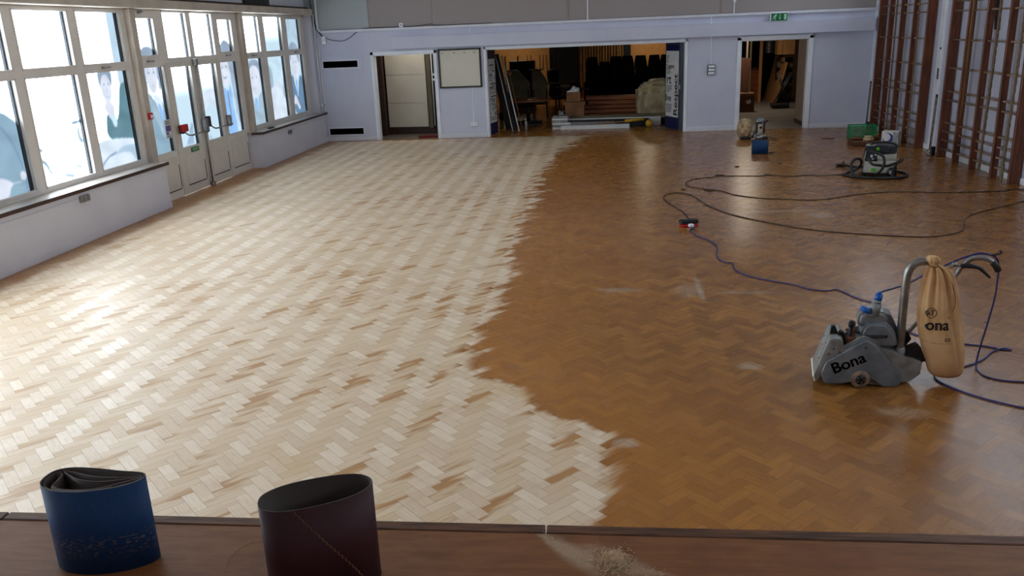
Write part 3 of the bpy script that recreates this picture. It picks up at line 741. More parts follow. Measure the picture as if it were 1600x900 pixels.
f.add('hair', [(18.66, 1.95), (18.64, 2.2), (18.78, 2.31), (19.0, 2.34), (19.18, 2.24), (19.24, 2.05), (19.18, 1.90), (19.10, 2.04), (18.90, 2.10), (18.74, 2.02)])
f.add('skin', [(18.70, 2.02), (18.84, 2.12), (19.06, 2.08), (19.14, 1.92), (19.12, 1.74), (19.02, 1.60), (18.90, 1.56), (18.78, 1.64), (18.70, 1.80)])
f.add('line', ell(18.82, 1.90, .032, .013)); f.add('line', ell(19.0, 1.91, .032, .013)); f.add('mid', ell(18.91, 1.70, .045, .012)); f.add('mid', ell(18.91, 1.80, .016, .008))
f.add('navy', [(18.46, 1.50), (18.62, 1.62), (18.76, 1.56), (18.92, 1.15), (19.08, 1.52), (19.22, 1.60), (19.40, 1.42), (19.46, 1.1), (19.46, .78), (18.80, .76), (18.6, .9), (18.46, .86)])
f.add('pale', [(18.74, 1.56), (19.06, 1.54), (18.92, 1.12)], True); f.add('blue', [(18.86, 1.50), (18.95, 1.50), (18.95, 1.20), (18.90, 1.15), (18.86, 1.22)])
f.add('skin', [(18.66, 1.12), (18.76, 1.20), (18.90, 1.05), (19.0, .90), (18.92, .86), (18.78, .98), (18.64, 1.0)])
f.done()

# notices and alarm points on the glazed screen
t = thing('notice_sheet', (XI, 12.86, 1.11), 'small white notice with purple panels stuck on glass left of the double doors', 'notice')
b = NB(); box(b, XG + .004, XG + .007, 12.755, 12.945, .965, 1.255); obj('paper', b, M['paper'], t)
b = NB(); box(b, XG + .007, XG + .009, 12.775, 12.925, 1.07, 1.16); box(b, XG + .007, XG + .009, 12.775, 12.84, 1.02, 1.06); obj('purple_block', b, M['purple'], t)
b = NB()
for k in range(5): box(b, XG + .007, XG + .009, 12.785, 12.92, 1.175 + k * .014, 1.181 + k * .014)
for k in range(2): box(b, XG + .007, XG + .009, 12.785, 12.90, .98 + k * .016, .987 + k * .016)
obj('printed_text', b, M['ink'], t)
t = thing('call_point', (XI, 12.14, 1.38), 'red fire alarm call point on the post beside the doors', 'alarm')
b = NB(); box(b, -6.80, -6.765, 12.08, 12.19, 1.33, 1.43, .008); obj('casing', b, M['red'], t)
b = NB(); box(b, -6.765, -6.761, 12.105, 12.165, 1.35, 1.40); obj('glass_plate', b, M['white'], t)
t = thing('push_bar_sign', (XI, 13.55, .69), 'small green sign under the glass of the left door leaf', 'sign')
b = NB(); box(b, XI + .013, XI + .018, 13.41, 13.69, .655, .73); obj('plate', b, M['green'], t)
b = NB(); box(b, XI + .018, XI + .0195, 13.44, 13.66, .70, .711); box(b, XI + .018, XI + .0195, 13.46, 13.64, .677, .686); obj('lettering', b, M['runner'], t)

def socket(name, lab, x, y, z, w_=.155, h=.085, n=2, wall='left', grp=None):
    t = thing(name, (x, y, z), lab, 'socket', grp)
    if wall == 'left':
        b = NB(); box(b, x, x + .035, y - w_ / 2, y + w_ / 2, z - h / 2, z + h / 2, .006); obj('plate', b, M['metal'], t)
        for k in range(n):
            b = NB(); c = y - w_ / 4 + k * w_ / 2 if n > 1 else y
            for dy, dz in ((0, .016), (-.014, -.012), (.014, -.012)): box(b, x + .0345, x + .036, c + dy - .005, c + dy + .005, z + dz - .006, z + dz + .006)
            obj('pin_holes', b, M['ink'], t)
    else:
        b = NB(); box(b, x - w_ / 2, x + w_ / 2, y - .035, y, z - h / 2, z + h / 2, .006); obj('plate', b, M['white'], t)
        for k in range(n):
            b = NB(); c = x - w_ / 4 + k * w_ / 2 if n > 1 else x
            for dx, dz in ((0, .016), (-.014, -.012), (.014, -.012)): box(b, c + dx - .005, c + dx + .005, y - .0362, y - .0345, z + dz - .006, z + dz + .006)
            obj('pin_holes', b, M['ink'], t)
socket('wall_socket', 'grey metal double socket on the casing under the near left windows', -6.62, 9.90, .56, .19, .085)
socket('wall_socket', 'grey metal socket on the casing under the far left windows', -6.63, 17.32, .52, .16, .085, 1)
socket('wall_socket', 'white double socket at the foot of the conduit below the framed board', -3.02, 19.8, .31, .17, .09, 2, 'back')
b = NB(); box(b, -6.625, -6.612, -3, 9.78, .560, .580); struct('trim_casing_conduit', b, M['wall'])
b = NB(); box(b, -6.635, -6.62, 17.5, 19.6, .555, .57); struct('trim_far_casing_conduit', b, M['wall'])
b = NB(); box(b, -3.032, -3.012, 19.785, 19.80, .355, 1.16); box(b, -3.01, -2.99, 19.78, 19.80, 2.36, 2.51); struct('trim_socket_conduit', b, M['white'])
b = NB(); box(b, 2.437, 2.457, 19.785, 19.80, 1.49, 2.09); box(b, 2.41, 2.44, 19.78, 19.80, 2.36, 2.51); box(b, 2.905, 2.925, 19.78, 19.8, 2.57, 2.86); box(b, 2.89, 2.95, 19.765, 19.80, 2.80, 2.9); box(b, -.325, -.30, 19.78, 19.8, 2.57, CH); struct('trim_switch_conduit', b, M['white'])
t = thing('light_switch', (2.455, 19.8, 1.37), 'stack of three white rocker switches on the pier between the openings', 'switch')
b = NB(); box(b, 2.375, 2.54, 19.755, 19.80, 1.26, 1.485, .004); obj('back_box', b, M['darkmetal'], t)
for k in range(3):
    b = NB(); box(b, 2.387, 2.528, 19.745, 19.757, 1.27 + k * .073, 1.327 + k * .073, .004); s = obj('switch_plate', b, M['white'], t)
    b = NB(); box(b, 2.44, 2.475, 19.739, 19.746, 1.284 + k * .073, 1.313 + k * .073, .003); obj('rocker', b, M['white'], s)
t = thing('junction_box', (-6.47, 19.8, 2.35), 'white box on the back wall where the black cable drops at left corner', 'junction box')
b = NB(); box(b, -6.52, -6.43, 19.75, 19.80, 2.265, 2.44, .006); obj('casing', b, M['white'], t)
b = NB(); box(b, -6.495, -6.455, 19.745, 19.752, 2.33, 2.38, .003); obj('cover', b, M['frame'], t)
t = thing('sensor_box', (-4.6, 19.8, 2.62), 'small white square box sitting on the cable trunking above the cupboard doorway', 'junction box')
b = NB(); box(b, -4.65, -4.56, 19.76, 19.80, 2.575, 2.665, .005); obj('casing', b, M['white'], t)
b = NB(); lathe(b, [(.015, 19.752), (.015, 19.762)], (-4.605, 0, 2.62), 12, 'y'); obj('dial', b, M['darkmetal'], t)
t = thing('pipe_valve', (-6.66, 19.72, .87), 'small white fitting on the pipe in the far left window corner', 'pipe fitting')
b = NB(); lathe(b, [(.02, -.03), (.035, -.02), (.035, .02), (.02, .03)], (-6.66, 19.70, .87), 12, 'x'); obj('valve_body', b, M['white'], t); b = NB(); cyl(b, (-6.62, 19.70, .87), (-6.58, 19.70, .87), .012, 8); obj('spindle', b, M['metal'], t)
b = NB(); tube(b, [(-6.70, 19.73, 3.3), (-6.68, 19.73, 3.0), (-6.64, 19.75, 2.72), (-6.58, 19.76, 2.55), (-6.50, 19.755, 2.44)], .014, 6, 8)
tube(b, [(-6.45, 19.775, 2.42), (-6.33, 19.78, 2.36), (-6.15, 19.78, 2.325), (-6.0, 19.78, 2.325), (-5.85, 19.78, 2.39), (-5.68, 19.77, 2.50), (-5.5, 19.76, 2.578), (-4.9, 19.77, 2.585), (-4.3, 19.77, 2.582), (-4.0, 19.77, 2.61), (-3.87, 19.77, 2.61), (-3.7, 19.77, 2.582), (-2.5, 19.77, 2.58)], .007, 6, 8)
obj('hanging_cable', b, M['cableblack'], label='thin black cable looping across the top left of the back wall', cat='cable', loc=(-6.0, 19.75, 2.5))
b = NB(); box(b, -6.87, -6.80, 16.30, 17.5, 3.10, 3.30, .01); obj('blind_housing', b, M['black'], label='black box above the far window head beam near the top of frame', cat='box', loc=(-6.85, 17, 3.1))
b = NB(); box(b, -6.74, -6.66, 16.42, 16.62, .695, .715, .004); obj('black_block', b, M['black'], label='small flat black block lying on the far window sill', cat='block', loc=(-6.7, 16.52, .695))

# vents
for i, (z0, z1, fz0, fz1, lab) in enumerate(((1.72, 1.87, 1.625, 1.995, 'long dark ventilation slot high on the back wall left of the cupboard doorway'), (.155, .30, .095, .445, 'long dark ventilation slot low on the back wall left of the cupboard doorway'))):
    t = thing('wall_vent', (-6.1, 19.8, z0), lab, 'vent')
    b = NB(); box(b, -6.62, -5.60, 19.785, 19.80, z1 + .03, fz1); box(b, -6.62, -5.60, 19.785, 19.80, fz0, z0 - .03); box(b, -5.69, -5.60, 19.785, 19.80, z0 - .03, z1 + .03); obj('cover_panel', b, M['wallback'], t)
    b = NB(); x0, x1 = -6.555, -5.72
    for q in ((x0 - .03, x1 + .03, z1, z1 + .03), (x0 - .03, x1 + .03, z0 - .03, z0), (x0 - .03, x0, z0, z1), (x1, x1 + .03, z0, z1)): box(b, q[0], q[1], 19.775, 19.80, q[2], q[3])
    obj('vent_frame', b, M['whitesoft'], t)
    b = NB(); box(b, x0, x1, 19.796, 19.799, z0, z1)
    for k in range(5): box(b, x0, x1, 19.782, 19.796, z0 + .012 + k * .03, z0 + .02 + k * .03)
    obj('grille', b, M['dark'], t)

# framed board
t = thing('notice_board', (-3.28, 19.8, 1.17), 'blank white board in a black frame on the pier right of the cupboard doorway', 'board')
b = NB(); x0, x1, z0, z1 = -3.785, -2.785, 1.165, 2.05
for q in ((x0, x1, z1 - .035, z1), (x0, x1, z0, z0 + .035), (x0, x0 + .035, z0, z1), (x1 - .035, x1, z0, z1)): box(b, q[0], q[1], 19.752, 19.798, q[2], q[3], .003)
obj('frame', b, M['black'], t)
b = NB(); box(b, x0 + .03, x1 - .03, 19.772, 19.79, z0 + .03, z1 - .03); obj('white_sheet', b, M['cream'], t)
for px in (-3.70, -3.42, -3.18, -2.95): b = NB(); box(b, px, px + .03, 19.769, 19.773, 1.94, 1.965); obj('tape_mark', b, M['khaki'], t)

# exit sign
t = thing('exit_sign', (3.87, 19.75, 2.45), 'green and white running man exit sign box mounted on the beam', 'sign')
b = NB(); box(b, 3.68, 4.06, 19.64, 19.755, 2.355, 2.545, .006); obj('sign_box', b, M['white'], t)
b = NB(); box(b, 3.695, 4.045, 19.636, 19.641, 2.37, 2.53); g = obj('green_face', b, M['green'], t)
b = NB(); y = 19.634
def P2(pts): prism(b, [(3.695 + a * .35, 2.37 + c * .16) for a, c in pts], 'y', y, y + .002)
P2([(.29 + .035 * math.cos(k), .86 + .075 * math.sin(k)) for k in [q * PI / 5 for q in range(10)]])
P2([(.20, .78), (.30, .80), (.25, .42), (.17, .44)]); P2([(.20, .74), (.24, .70), (.13, .52), (.07, .55), (.10, .60), (.14, .60)]); P2([(.26, .74), (.34, .58), (.38, .66), (.36, .70), (.29, .70)])
P2([(.17, .46), (.22, .42), (.12, .22), (.03, .20), (.03, .27), (.10, .29)]); P2([(.21, .46), (.26, .44), (.28, .28), (.25, .08), (.20, .08), (.23, .28)])
obj('running_figure', b, M['runner'], g)
b = NB(); P2([(.505, .86), (.545, .86), (.545, .38), (.505, .38)]); P2([(.455, .40), (.595, .40), (.525, .18)]); obj('arrow', b, M['runner'], g)
b = NB(); P2([(.78, .86), (.93, .86), (.93, .14), (.78, .14)]); obj('door_symbol', b, M['runner'], g)

# ================================================================== WALL BARS
RZ = [.15, .30, .45, .60, .975, 1.12, 1.50, 1.96, 2.42, 2.57, 2.95]
def wall_bars(ys, lab, zt=3.2):
    t = thing('wall_bars', (5.88, ys[0], 0), lab, 'wall bars', 'wooden wall bars on the right wall')
    for k, y in enumerate(ys):
        end = k in (0, len(ys) - 1); b = NB()
        if end: box(b, 5.795, 5.955, y, y + .05, 0, zt, .006)
        else: box(b, 5.79, 5.895, y, y + .045, 0, zt, .006)
        if k == 0: box(b, 5.84, 5.953, y + .02, y + .03, 0, .1)
        obj('upright', b, M['barwood'], t)
    for z in RZ:
        b = NB(); xr = 5.85; n = 12
        for i, (a, c) in enumerate(zip(ys, ys[1:])):
            pass
        cyl(b, (xr, ys[-1] - (.02 if z == RZ[3] else 0) - .0, z), (xr, ys[0] + .04, z), .0145, 10); obj('rung', b, M['rung'], t)
    return t
wall_bars([19.06, 18.40, 17.71, 17.02, 16.33][::-1], 'dark wood wall bars nearest the back wall corner')
wall_bars([15.23, 14.53, 13.87, 13.12, 12.53][::-1], 'dark wood wall bars nearer the camera, right of the white door strip')
def rope(p0, p1, r, lab, m='rope', name='climbing_rope', cat='rope'):
    b = NB(); p0 = Vector(p0); p1 = Vector(p1); n = 90; strands = 3 if m == 'rope' else 1
    if strands == 1: tube(b, [p0, p1], r, 10)
    else:
        for s in range(3):
            pts = []
            for k in range(n + 1):
                q = p0.lerp(p1, k / n); a = k * .9 + s * 2 * PI / 3 + 0.
                q = q + Vector((math.cos(a), math.sin(a), 0)) * r * .48 + Vector((0, .012 * math.sin(k * .09), 0)); pts.append(q)
            ring_sweep(b, pts, r * .56, 5)
    obj(name, b, M[m], label=lab, cat=cat, loc=tuple(p1), group='ropes hanging in front of the wall bars' if m == 'rope' else None, normals=False)
rope((5.75, 17.88, 4.6), (5.75, 17.83, .10), .016, 'pale rope hanging left in the far set of wall bars')
rope((5.75, 16.66, 4.6), (5.75, 16.60, .12), .018, 'pale rope hanging beside the thick end upright of the far wall bars')
rope((5.755, 14.33, 4.6), (5.755, 14.30, .76), .022, 'pale straight wooden pole ending above floor in the nearer wall bars', 'polewood', 'hanging_pole', 'pole')
rope((5.73, 13.30, 4.6), (5.73, 13.36, .06), .022, 'twisted rope ending just above the floor in the nearer wall bars, left one')
rope((5.73, 12.56, 4.6), (5.73, 12.60, .02), .022, 'twisted rope touching the floor at the extreme right wall bars')
b = NB(); prism(b, [(13.80, 2.12), (13.93, 2.12), (14.02, 2.50), (13.98, 2.56), (13.88, 2.56)], 'x', 5.93, 5.965, .01); obj('wall_plate', b, M['darkmetal'], label='grey metal plate on the wall high behind the nearer wall bars', cat='plate', loc=(5.95, 13.9, 2.1))
t = thing('door_plate', (5.955, 15.95, 1.36), 'tall black slot plate on the white strip between the wall bars', 'plate')
b = NB(); box(b, 5.93, 5.945, 15.93, 15.97, 1.27, 1.46, .004); obj('plate', b, M['black'], t); b = NB(); lathe(b, [(.02, -.012), (.02, .0)], (5.945, 15.95, 1.80), 12, 'x'); obj('lock_eye', b, M['darkmetal'], t)
def hook_pole(x, y, h, lab):
    t = thing('boom_pole', (x, y, 0), lab, 'pole', 'wheeled poles leaning beside the wall bars')
    b = NB(); cyl(b, (x + .01, y, .10), (x + .035, y + .03, h - .02), .012, 8); obj('shaft', b, M['rung'], t)
    b = NB(); cyl(b, (x + .03, y + .07, .10), (x + .05, y + .07, h + .03), .02, 8); obj('black_post', b, M['black'], t)
    b = NB(); pts = [(x - .01 + .055 * math.cos(a), y, .062 + .055 * math.sin(a)) for a in [q * 2 * PI / 16 for q in range(16)]]; ring_sweep(b, pts, .010, 8, closed=True); obj('wheel', b, M['metal'], t)
    b = NB(); box(b, x + .02, x + .1, y - .012, y + .05, .0, .16, .01); obj('foot', b, M['darkmetal'], t)
hook_pole(5.72, 15.36, 1.02, 'thin pole with a small wheel ring at its foot beside the nearer wall bars')
hook_pole(5.80, 19.35, 1.0, 'thin dark pole leaning in the back right corner by the wall bars')
# ================================================================== STAGE: SANDING BELTS
def belt(name, cx, cy_, z0, prof, h, mo, lab, inner=(), seam=None, thick=.0016, prints=None):
    t = thing(name, (cx, cy_, z0), lab, 'sanding belt')
    def wall(pts, ho, dz=0., closed=True, k=10, th=thick):
        P = [Vector((p[0], p[1], 0)) for p in pts]; n = len(P); out = []
        R = range(n) if closed else range(n - 1)
        for i in R:
            a = P[(i - 1) % n] if closed else P[max(i - 1, 0)]; c = P[i]; d = P[(i + 1) % n]; e = P[(i + 2) % n] if closed else P[min(i + 2, n - 1)]
            for j in range(k):
                s = j / k; out.append(.5 * ((2 * c) + (d - a) * s + (2 * a - 5 * c + 4 * d - e) * s * s + (3 * c - a - 3 * d + e) * s ** 3))
        if not closed: out.append(P[-1])
        b = NB(); N = len(out); L = []
        for i, q in enumerate(out):
            a = out[(i - 1) % N] if closed or i else out[i]; c = out[(i + 1) % N] if closed or i < N - 1 else out[i]
            d = (c - a).normalized(); nr = Vector((d.y, -d.x, 0)) * th
            L.append([b.verts.new((cx + q.x + o.x, cy_ + q.y + o.y, z)) for o, z in ((nr, z0 + dz), (nr, z0 + ho + dz), (-nr, z0 + ho + dz), (-nr, z0 + dz))])
        for i in range(N if closed else N - 1):
            A, B = L[i], L[(i + 1) % N]
            for s in range(4):
                f = b.faces.new((A[s], A[(s + 1) % 4], B[(s + 1) % 4], B[s])); f.material_index = 0 if s == 0 else 1; f.smooth = True
        return b, out
    b, out = wall(prof, h)
    for e in b.edges:
        if len(e.link_faces) == 2 and e.calc_face_angle(0) > .7: e.smooth = False
    obj('abrasive_loop', b, None, t, ms=[mo, M['beltback']])
    for pts, cl in inner:
        b, _ = wall(pts, h - .003, .0005, cl); obj('inner_loop', b, None, t, ms=[M['beltback'], M['beltback']])
    if seam:
        b = NB(); a0, a1 = seam; N = len(out); m = 44; V0 = []
        for k in range(m + 1):
            s = a0 + (a1 - a0) * k / m; i = s * N; q = out[int(i) % N].lerp(out[(int(i) + 1) % N], i % 1); q2 = out[(int(i) + 1) % N]; q1 = out[int(i) % N]
            d = (q2 - q1).normalized(); nr = Vector((d.y, -d.x, 0)) * (thick + .0004); zz = z0 + h - (h) * k / m
            w = .0011; zig = .0022 * (1 if k % 2 else -1)
            V0.append([b.verts.new((cx + q.x + nr.x + d.x * (zig + s_ * w), cy_ + q.y + nr.y + d.y * (zig + s_ * w), zz)) for s_ in (-1, 1)])
        for A, B in zip(V0, V0[1:]): b.faces.new((A[0], A[1], B[1], B[0]))
        obj('zigzag_seam', b, M['card'], t)
    return t, out
ZS = 1.15
# blue belt: flattened oval with folded belts inside
belt('sanding_belt', -1.262, 1.700, ZS, [(-.128, .006), (-.121, .042), (-.085, .058), (-.02, .056), (.05, .046), (.11, .040), (.128, .022), (.118, -.006), (.07, -.038), (.0, -.056), (-.07, -.052), (-.115, -.026)][::-1], .232, M['beltblue'],
     'blue sanding belt standing on the stage edge with darker belts folded inside it',
     inner=[([(-.122, .008), (-.114, .038), (-.082, .053), (-.02, .050), (.05, .041), (.106, .035), (.120, .020), (.110, -.004), (.066, -.033), (.0, -.050), (-.068, -.047), (-.108, -.024)], True),
            ([(-.112, .034), (-.095, .030), (-.088, .0), (-.080, -.030), (-.04, -.043), (.02, -.040), (.06, -.022), (.10, .006), (.116, .018)], False),
            ([(-.100, .044), (-.07, .024), (-.03, .004), (.03, -.002), (.09, .014), (.115, .020)], False),
            ([(-.095, .047), (-.055, .036), (-.01, .022), (.05, .018), (.11, .024)], False),
            ([(-.088, -.010), (-.078, -.036), (-.04, -.047), (.02, -.044), (.07, -.026)], False)])
t, out = belt('sanding_belt', -.662, 1.630, ZS, [(-.118, -.050), (-.122, -.010), (-.085, .034), (-.01, .072), (.065, .090), (.108, .072), (.116, .036), (.085, -.010), (.02, -.052), (-.05, -.078), (-.095, -.074)][::-1], .25, M['beltred'],
     'maroon sanding belt standing open and empty on the stage edge', seam=(.12, .31))
b = NB()
for r in range(2):
    for k, s in enumerate(('P80', 'XK', 'P80', '870', 'P80')):
        tm = text_mesh(s, .02, .0002); a = .60 + k * .055; N = len(out); q = out[int(a * N) % N]; q2 = out[(int(a * N) + 1) % N]
# sawdust
b = NB()
for k in range(1500):
    a = random.random() * 2 * PI; rr = abs(random.gauss(0, 1)); x = .020 + .024 * rr * math.cos(a); y = 1.752 + .026 * rr * math.sin(a)
    z = ZS + max(0, .020 * (1 - rr * .5)) + random.random() * .003; s = random.uniform(.0008, .0024)
    M4 = Matrix.Translation((x, y, z + .001)) @ Matrix.Rotation(random.random() * 6, 4, 'Z') @ Matrix.Rotation(random.random() * 1.5, 4, 'X')
    box(b, -s, s, -s * .5, s * .5, -.0006, .0006, M=M4)
for k in range(260):
    s = random.uniform(.0008, .0022); u = random.random()
    x = -.17 + u * .30 + random.gauss(0, .02); y = 1.75 - x * .28 + 3.2 * min(0, x + .02) ** 2 + random.gauss(0, .016)
    box(b, -s, s, -s * .6, s * .6, 0, .0008, M=Matrix.Translation((x, min(y, 1.9), ZS)) @ Matrix.Rotation(random.random() * 6, 4, 'Z'))
obj('sawdust', b, M['skin'], label='small heap of pale sawdust swept on the brown stage edge', cat='sawdust', kind='stuff', loc=(0, 1.78, ZS), normals=False)
b = NB(); tube(b, [(-.89, 1.80, ZS + .002), (-.93, 1.77, ZS + .004), (-.945, 1.72, ZS + .003), (-.935, 1.68, ZS + .002)], .0007, 5, 8); obj('fibre', b, M['card'], label='single curled pale fibre on the stage between the two belts', cat='thread', loc=(-.93, 1.74, ZS))

# ================================================================== DRUM SANDER
t = thing('floor_sander', (1.75, 5.55, 0), 'grey drum floor sander with tall exhaust pipe standing on the unsanded floor', 'sanding machine')
YN, YF = 5.38, 5.72
def rnd_poly(corners, n=8):
    """polygon whose corners are (x,z,r): rounded"""
    out = []; m = len(corners)
    for i, (x, z, r) in enumerate(corners):
        p = Vector((x, z)); a = Vector(corners[i - 1][:2]); c = Vector(corners[(i + 1) % m][:2])
        da = (a - p); dc = (c - p); la, lc = da.length, dc.length; da.normalize(); dc.normalize()
        ang = da.angle(dc); d = min(r / max(math.tan(ang / 2), 1e-3), la * .49, lc * .49)
        s = p + da * d; e = p + dc * d
        for k in range(n + 1):
            tt = k / n; out.append(tuple((1 - tt) ** 2 * s + 2 * tt * (1 - tt) * p + tt * tt * e))
    return out
cov = rnd_poly([(1.452, .10, .06), (1.478, .185, .05), (1.735, .352, .13), (1.80, .31, .06), (1.992, .075, .05), (1.975, .005, .05), (1.865, .0, .05), (1.80, .045, .04), (1.725, .078, .02), (1.66, .035, .03), (1.59, .022, .02), (1.49, .022, .04)])
b = NB(); prism(b, cov, 'y', YN, YN + .05, 0); bmesh.ops.bevel(b, geom=[e for e in b.edges if all(abs(v.co.y - YN) < 1e-5 for v in e.verts)], offset=.012, segments=3, affect='EDGES'); guard = obj('belt_guard', b, M['machine'], t, sm=50)
b = NB(); rim = rnd_poly([(1.445, .09, .06), (1.472, .192, .05), (1.735, .364, .13), (1.81, .318, .06), (2.004, .075, .05), (1.985, -.0 + .004, .05), (1.86, .002, .05), (1.60, .03, .02), (1.485, .012, .04)])
prism(b, rim, 'y', YN + .035, YN + .06); obj('guard_backplate', b, M['machine2'], t, sm=50)
tm = bold_text('Bona', .112, .0005, .0022); w = max(v.co.x for v in tm.verts)
ang = math.radians(24); b = NB(); put(b, tm, frame_M((1.540, YN - .0014, .098), (math.cos(ang), 0, math.sin(ang)), (-math.sin(ang), 0, math.cos(ang)))); obj('lettering', b, M['ink'], guard, normals=False)
tm = text_mesh('®', .022, .0004); b = NB(); put(b, tm, frame_M((1.540 + w * math.cos(ang) - .02, YN - .0014, .098 + w * math.sin(ang) + .085), (math.cos(ang), 0, math.sin(ang)), (-math.sin(ang), 0, math.cos(ang)))); obj('lettering', b, M['ink'], guard, normals=False)
SH = Matrix(((1, .20, 0, -.20 * YN), (0, 1, 0, 0), (0, 0, 1, 0), (0, 0, 0, 1)))
# chassis between the guards
b = NB(); prism(b, rnd_poly([(1.44, .05, .03), (1.50, .20, .03), (1.60, .22, .02), (1.74, .30, .04), (1.86, .26, .03), (2.03, .18, .03), (2.03, .05, .03)]), 'y', YN + .055, YF - .03); b.transform(SH); obj('chassis', b, M['machine2'], t, sm=50)
b = NB(); prism(b, cov, 'y', YF - .03, YF, 0); b.transform(SH); obj('side_plate', b, M['machine2'], t, sm=50)
b = NB(); cyl(b, (1.56, YN + .06, .075), (1.56, YF - .035, .075), .072, 24); obj('sanding_drum', b, M['rubber'], t)
for y0 in (YN - .012, YF - .035):   # side wheels
    b = NB(); lathe(b, [(.034, y0), (.056, y0), (.062, y0 + .008), (.062, y0 + .028), (.056, y0 + .036), (.034, y0 + .036)], (1.716, 0, .062), 28, 'y'); wh = obj('wheel', b, M['tyre'], t)
    b = NB(); lathe(b, [(.012, y0 - .004), (.035, y0 - .002), (.035, y0 + .034), (.012, y0 + .036)], (1.716, 0, .062), 20, 'y'); obj('hub', b, M['black'], wh)
    b = NB()
    for k in range(5):
        a = k * 2 * PI / 5; box(b, 1.716 + .012, 1.716 + .030, y0 - .005, y0, -.003 + .062, .062 + .003, M=Matrix.Translation((1.716, 0, .062)) @ Matrix.Rotation(a, 4, 'Y') @ Matrix.Translation((-1.716, 0, -.062)))
    obj('spokes', b, M['metal'], wh)
b = NB(); lathe(b, [(.01, YN + .09), (.03, YN + .09), (.034, YN + .1), (.034, YN + .13), (.01, YN + .13)], (2.03, 0, .034), 18, 'y'); lathe(b, [(.01, YF - .13), (.034, YF - .12), (.034, YF - .1), (.01, YF - .09)], (2.03, 0, .034), 18, 'y'); obj('rear_castor', b, M['rubber'], t)
# front shroud (tilt-up drum hood)
SH = Matrix(((1, .20, 0, -.20 * YN), (0, 1, 0, 0), (0, 0, 1, 0), (0, 0, 0, 1)))   # the body stands a little turned
b = NB(); prism(b, rnd_poly([(1.432, .03, .012), (1.414, .075, .012), (1.500, .338, .03), (1.580, .340, .025), (1.606, .262, .02), (1.60, .20, .02), (1.52, .19, .02), (1.455, .06, .02)]), 'y', YN + .015, YF - .02)
bmesh.ops.bevel(b, geom=[e for e in b.edges if all(abs(v.co.y - YN - .015) < 1e-5 for v in e.verts)], offset=.008, segments=2, affect='EDGES'); b.transform(SH); hood = obj('drum_hood', b, M['machine2'], t, sm=50)
b = NB(); prism(b, [(1.505, .325), (1.512, .395), (1.535, .398), (1.548, .37), (1.565, .33)], 'y', YN + .13, YN + .165, .006); b.transform(SH); obj('hood_latch', b, M['black'], hood)
b = NB(); prism(b, rnd_poly([(1.55, .34, .02), (1.575, .375, .02), (1.60, .35, .02), (1.615, .26, .02), (1.595, .25, .02), (1.585, .32, .02)]), 'y', YN + .10, YN + .14); b.transform(SH); obj('hood_hinge', b, M['black'], hood)
b = NB(); prism(b, [(1.404, .072), (1.414, .085), (1.426, .045), (1.416, .035)], 'y', YN + .01, YF - .0); b.transform(SH); obj('bumper_strip', b, M['cream'], t)
for k, (x, z) in enumerate(((1.53, .275), (1.50, .24), (1.57, .25), (1.545, .215))):
    b = NB(); lathe(b, [(.006, YN + .008), (.006, YN + .016)], (x, 0, z), 10, 'y'); b.transform(SH); obj('rust_bolt', b, M['barwood'], hood)
for k, (y, u_) in enumerate(((.10, .8), (.2, .62), (.27, .75), (.12, .35))):
    b = NB(); x = 1.414 + .086 * u_; z = .075 + .263 * u_; lathe(b, [(.006, -.004), (.006, .002)], (0, 0, 0), 10, 'x'); b.transform(Matrix.Translation((x, YN + y, z))); b.transform(SH); obj('rust_bolt', b, M['barwood'], hood)
# drum lever and spring hardware
b = NB(); tube(b, [(1.64, YN + .10, .25), (1.635, YN + .10, .34), (1.64, YN + .10, .42)], .013, 10); tube(b, [(1.61, YN + .13, .37), (1.66, YN + .10, .375), (1.70, YN + .08, .36)], .009, 8); lathe(b, [(.018, .40), (.022, .41), (.022, .43), (.014, .445)], (1.64, YN + .10, 0), 12); b.transform(SH); obj('adjuster', b, M['darkmetal'], t)
b = NB(); box(b, 1.615, 1.675, YN + .07, YN + .15, .22, .335, .008); tube(b, [(1.655, YN + .09, .33), (1.66, YN + .09, .44)], .007, 8); b.transform(SH); obj('spring_block', b, M['barwood'], t)
# motor
b = NB(); prism(b, rnd_poly([(1.715, .27, .03), (1.705, .37, .04), (1.735, .432, .05), (1.86, .432, .05), (1.925, .36, .05), (1.95, .27, .03)]), 'y', YN + .06, YF - .06); bmesh.ops.bevel(b, geom=[e for e in b.edges if all(abs(v.co.y - YN - .06) < 1e-5 for v in e.verts)], offset=.015, segments=3, affect='EDGES'); b.transform(SH); mo = obj('motor_housing', b, M['machine'], t, sm=50)
b = NB(); box(b, 1.725, 1.875, YN + .054, YN + .064, .335, .357, .004); b.transform(SH); obj('motor_slot', b, M['black'], mo)
b = NB(); cyl(b, (1.735, YN + .053, .346), (1.865, YN + .053, .346), .006, 8); b.transform(SH); obj('slot_bar', b, M['darkmetal'], mo)
b = NB(); prism(b, rnd_poly([(1.68, .40, .03), (1.685, .475, .04), (1.74, .505, .03), (1.86, .49, .04), (1.885, .43, .03), (1.80, .36, .02)]), 'y', YN + .12, YF - .10); bmesh.ops.bevel(b, geom=[e for e in b.edges if all(abs(v.co.y - YN - .12) < 1e-5 for v in e.verts)], offset=.02, segments=3, affect='EDGES'); b.transform(SH); obj('motor_cap', b, M['machine2'], mo, sm=50)
b = NB(); prism(b, rnd_poly([(1.85, .26, .02), (1.855, .48, .02), (1.90, .46, .03), (1.955, .35, .03), (1.96, .26, .02)]), 'y', YN + .16, YN + .28); b.transform(SH); obj('switch_box', b, M['machine'], t, sm=50)
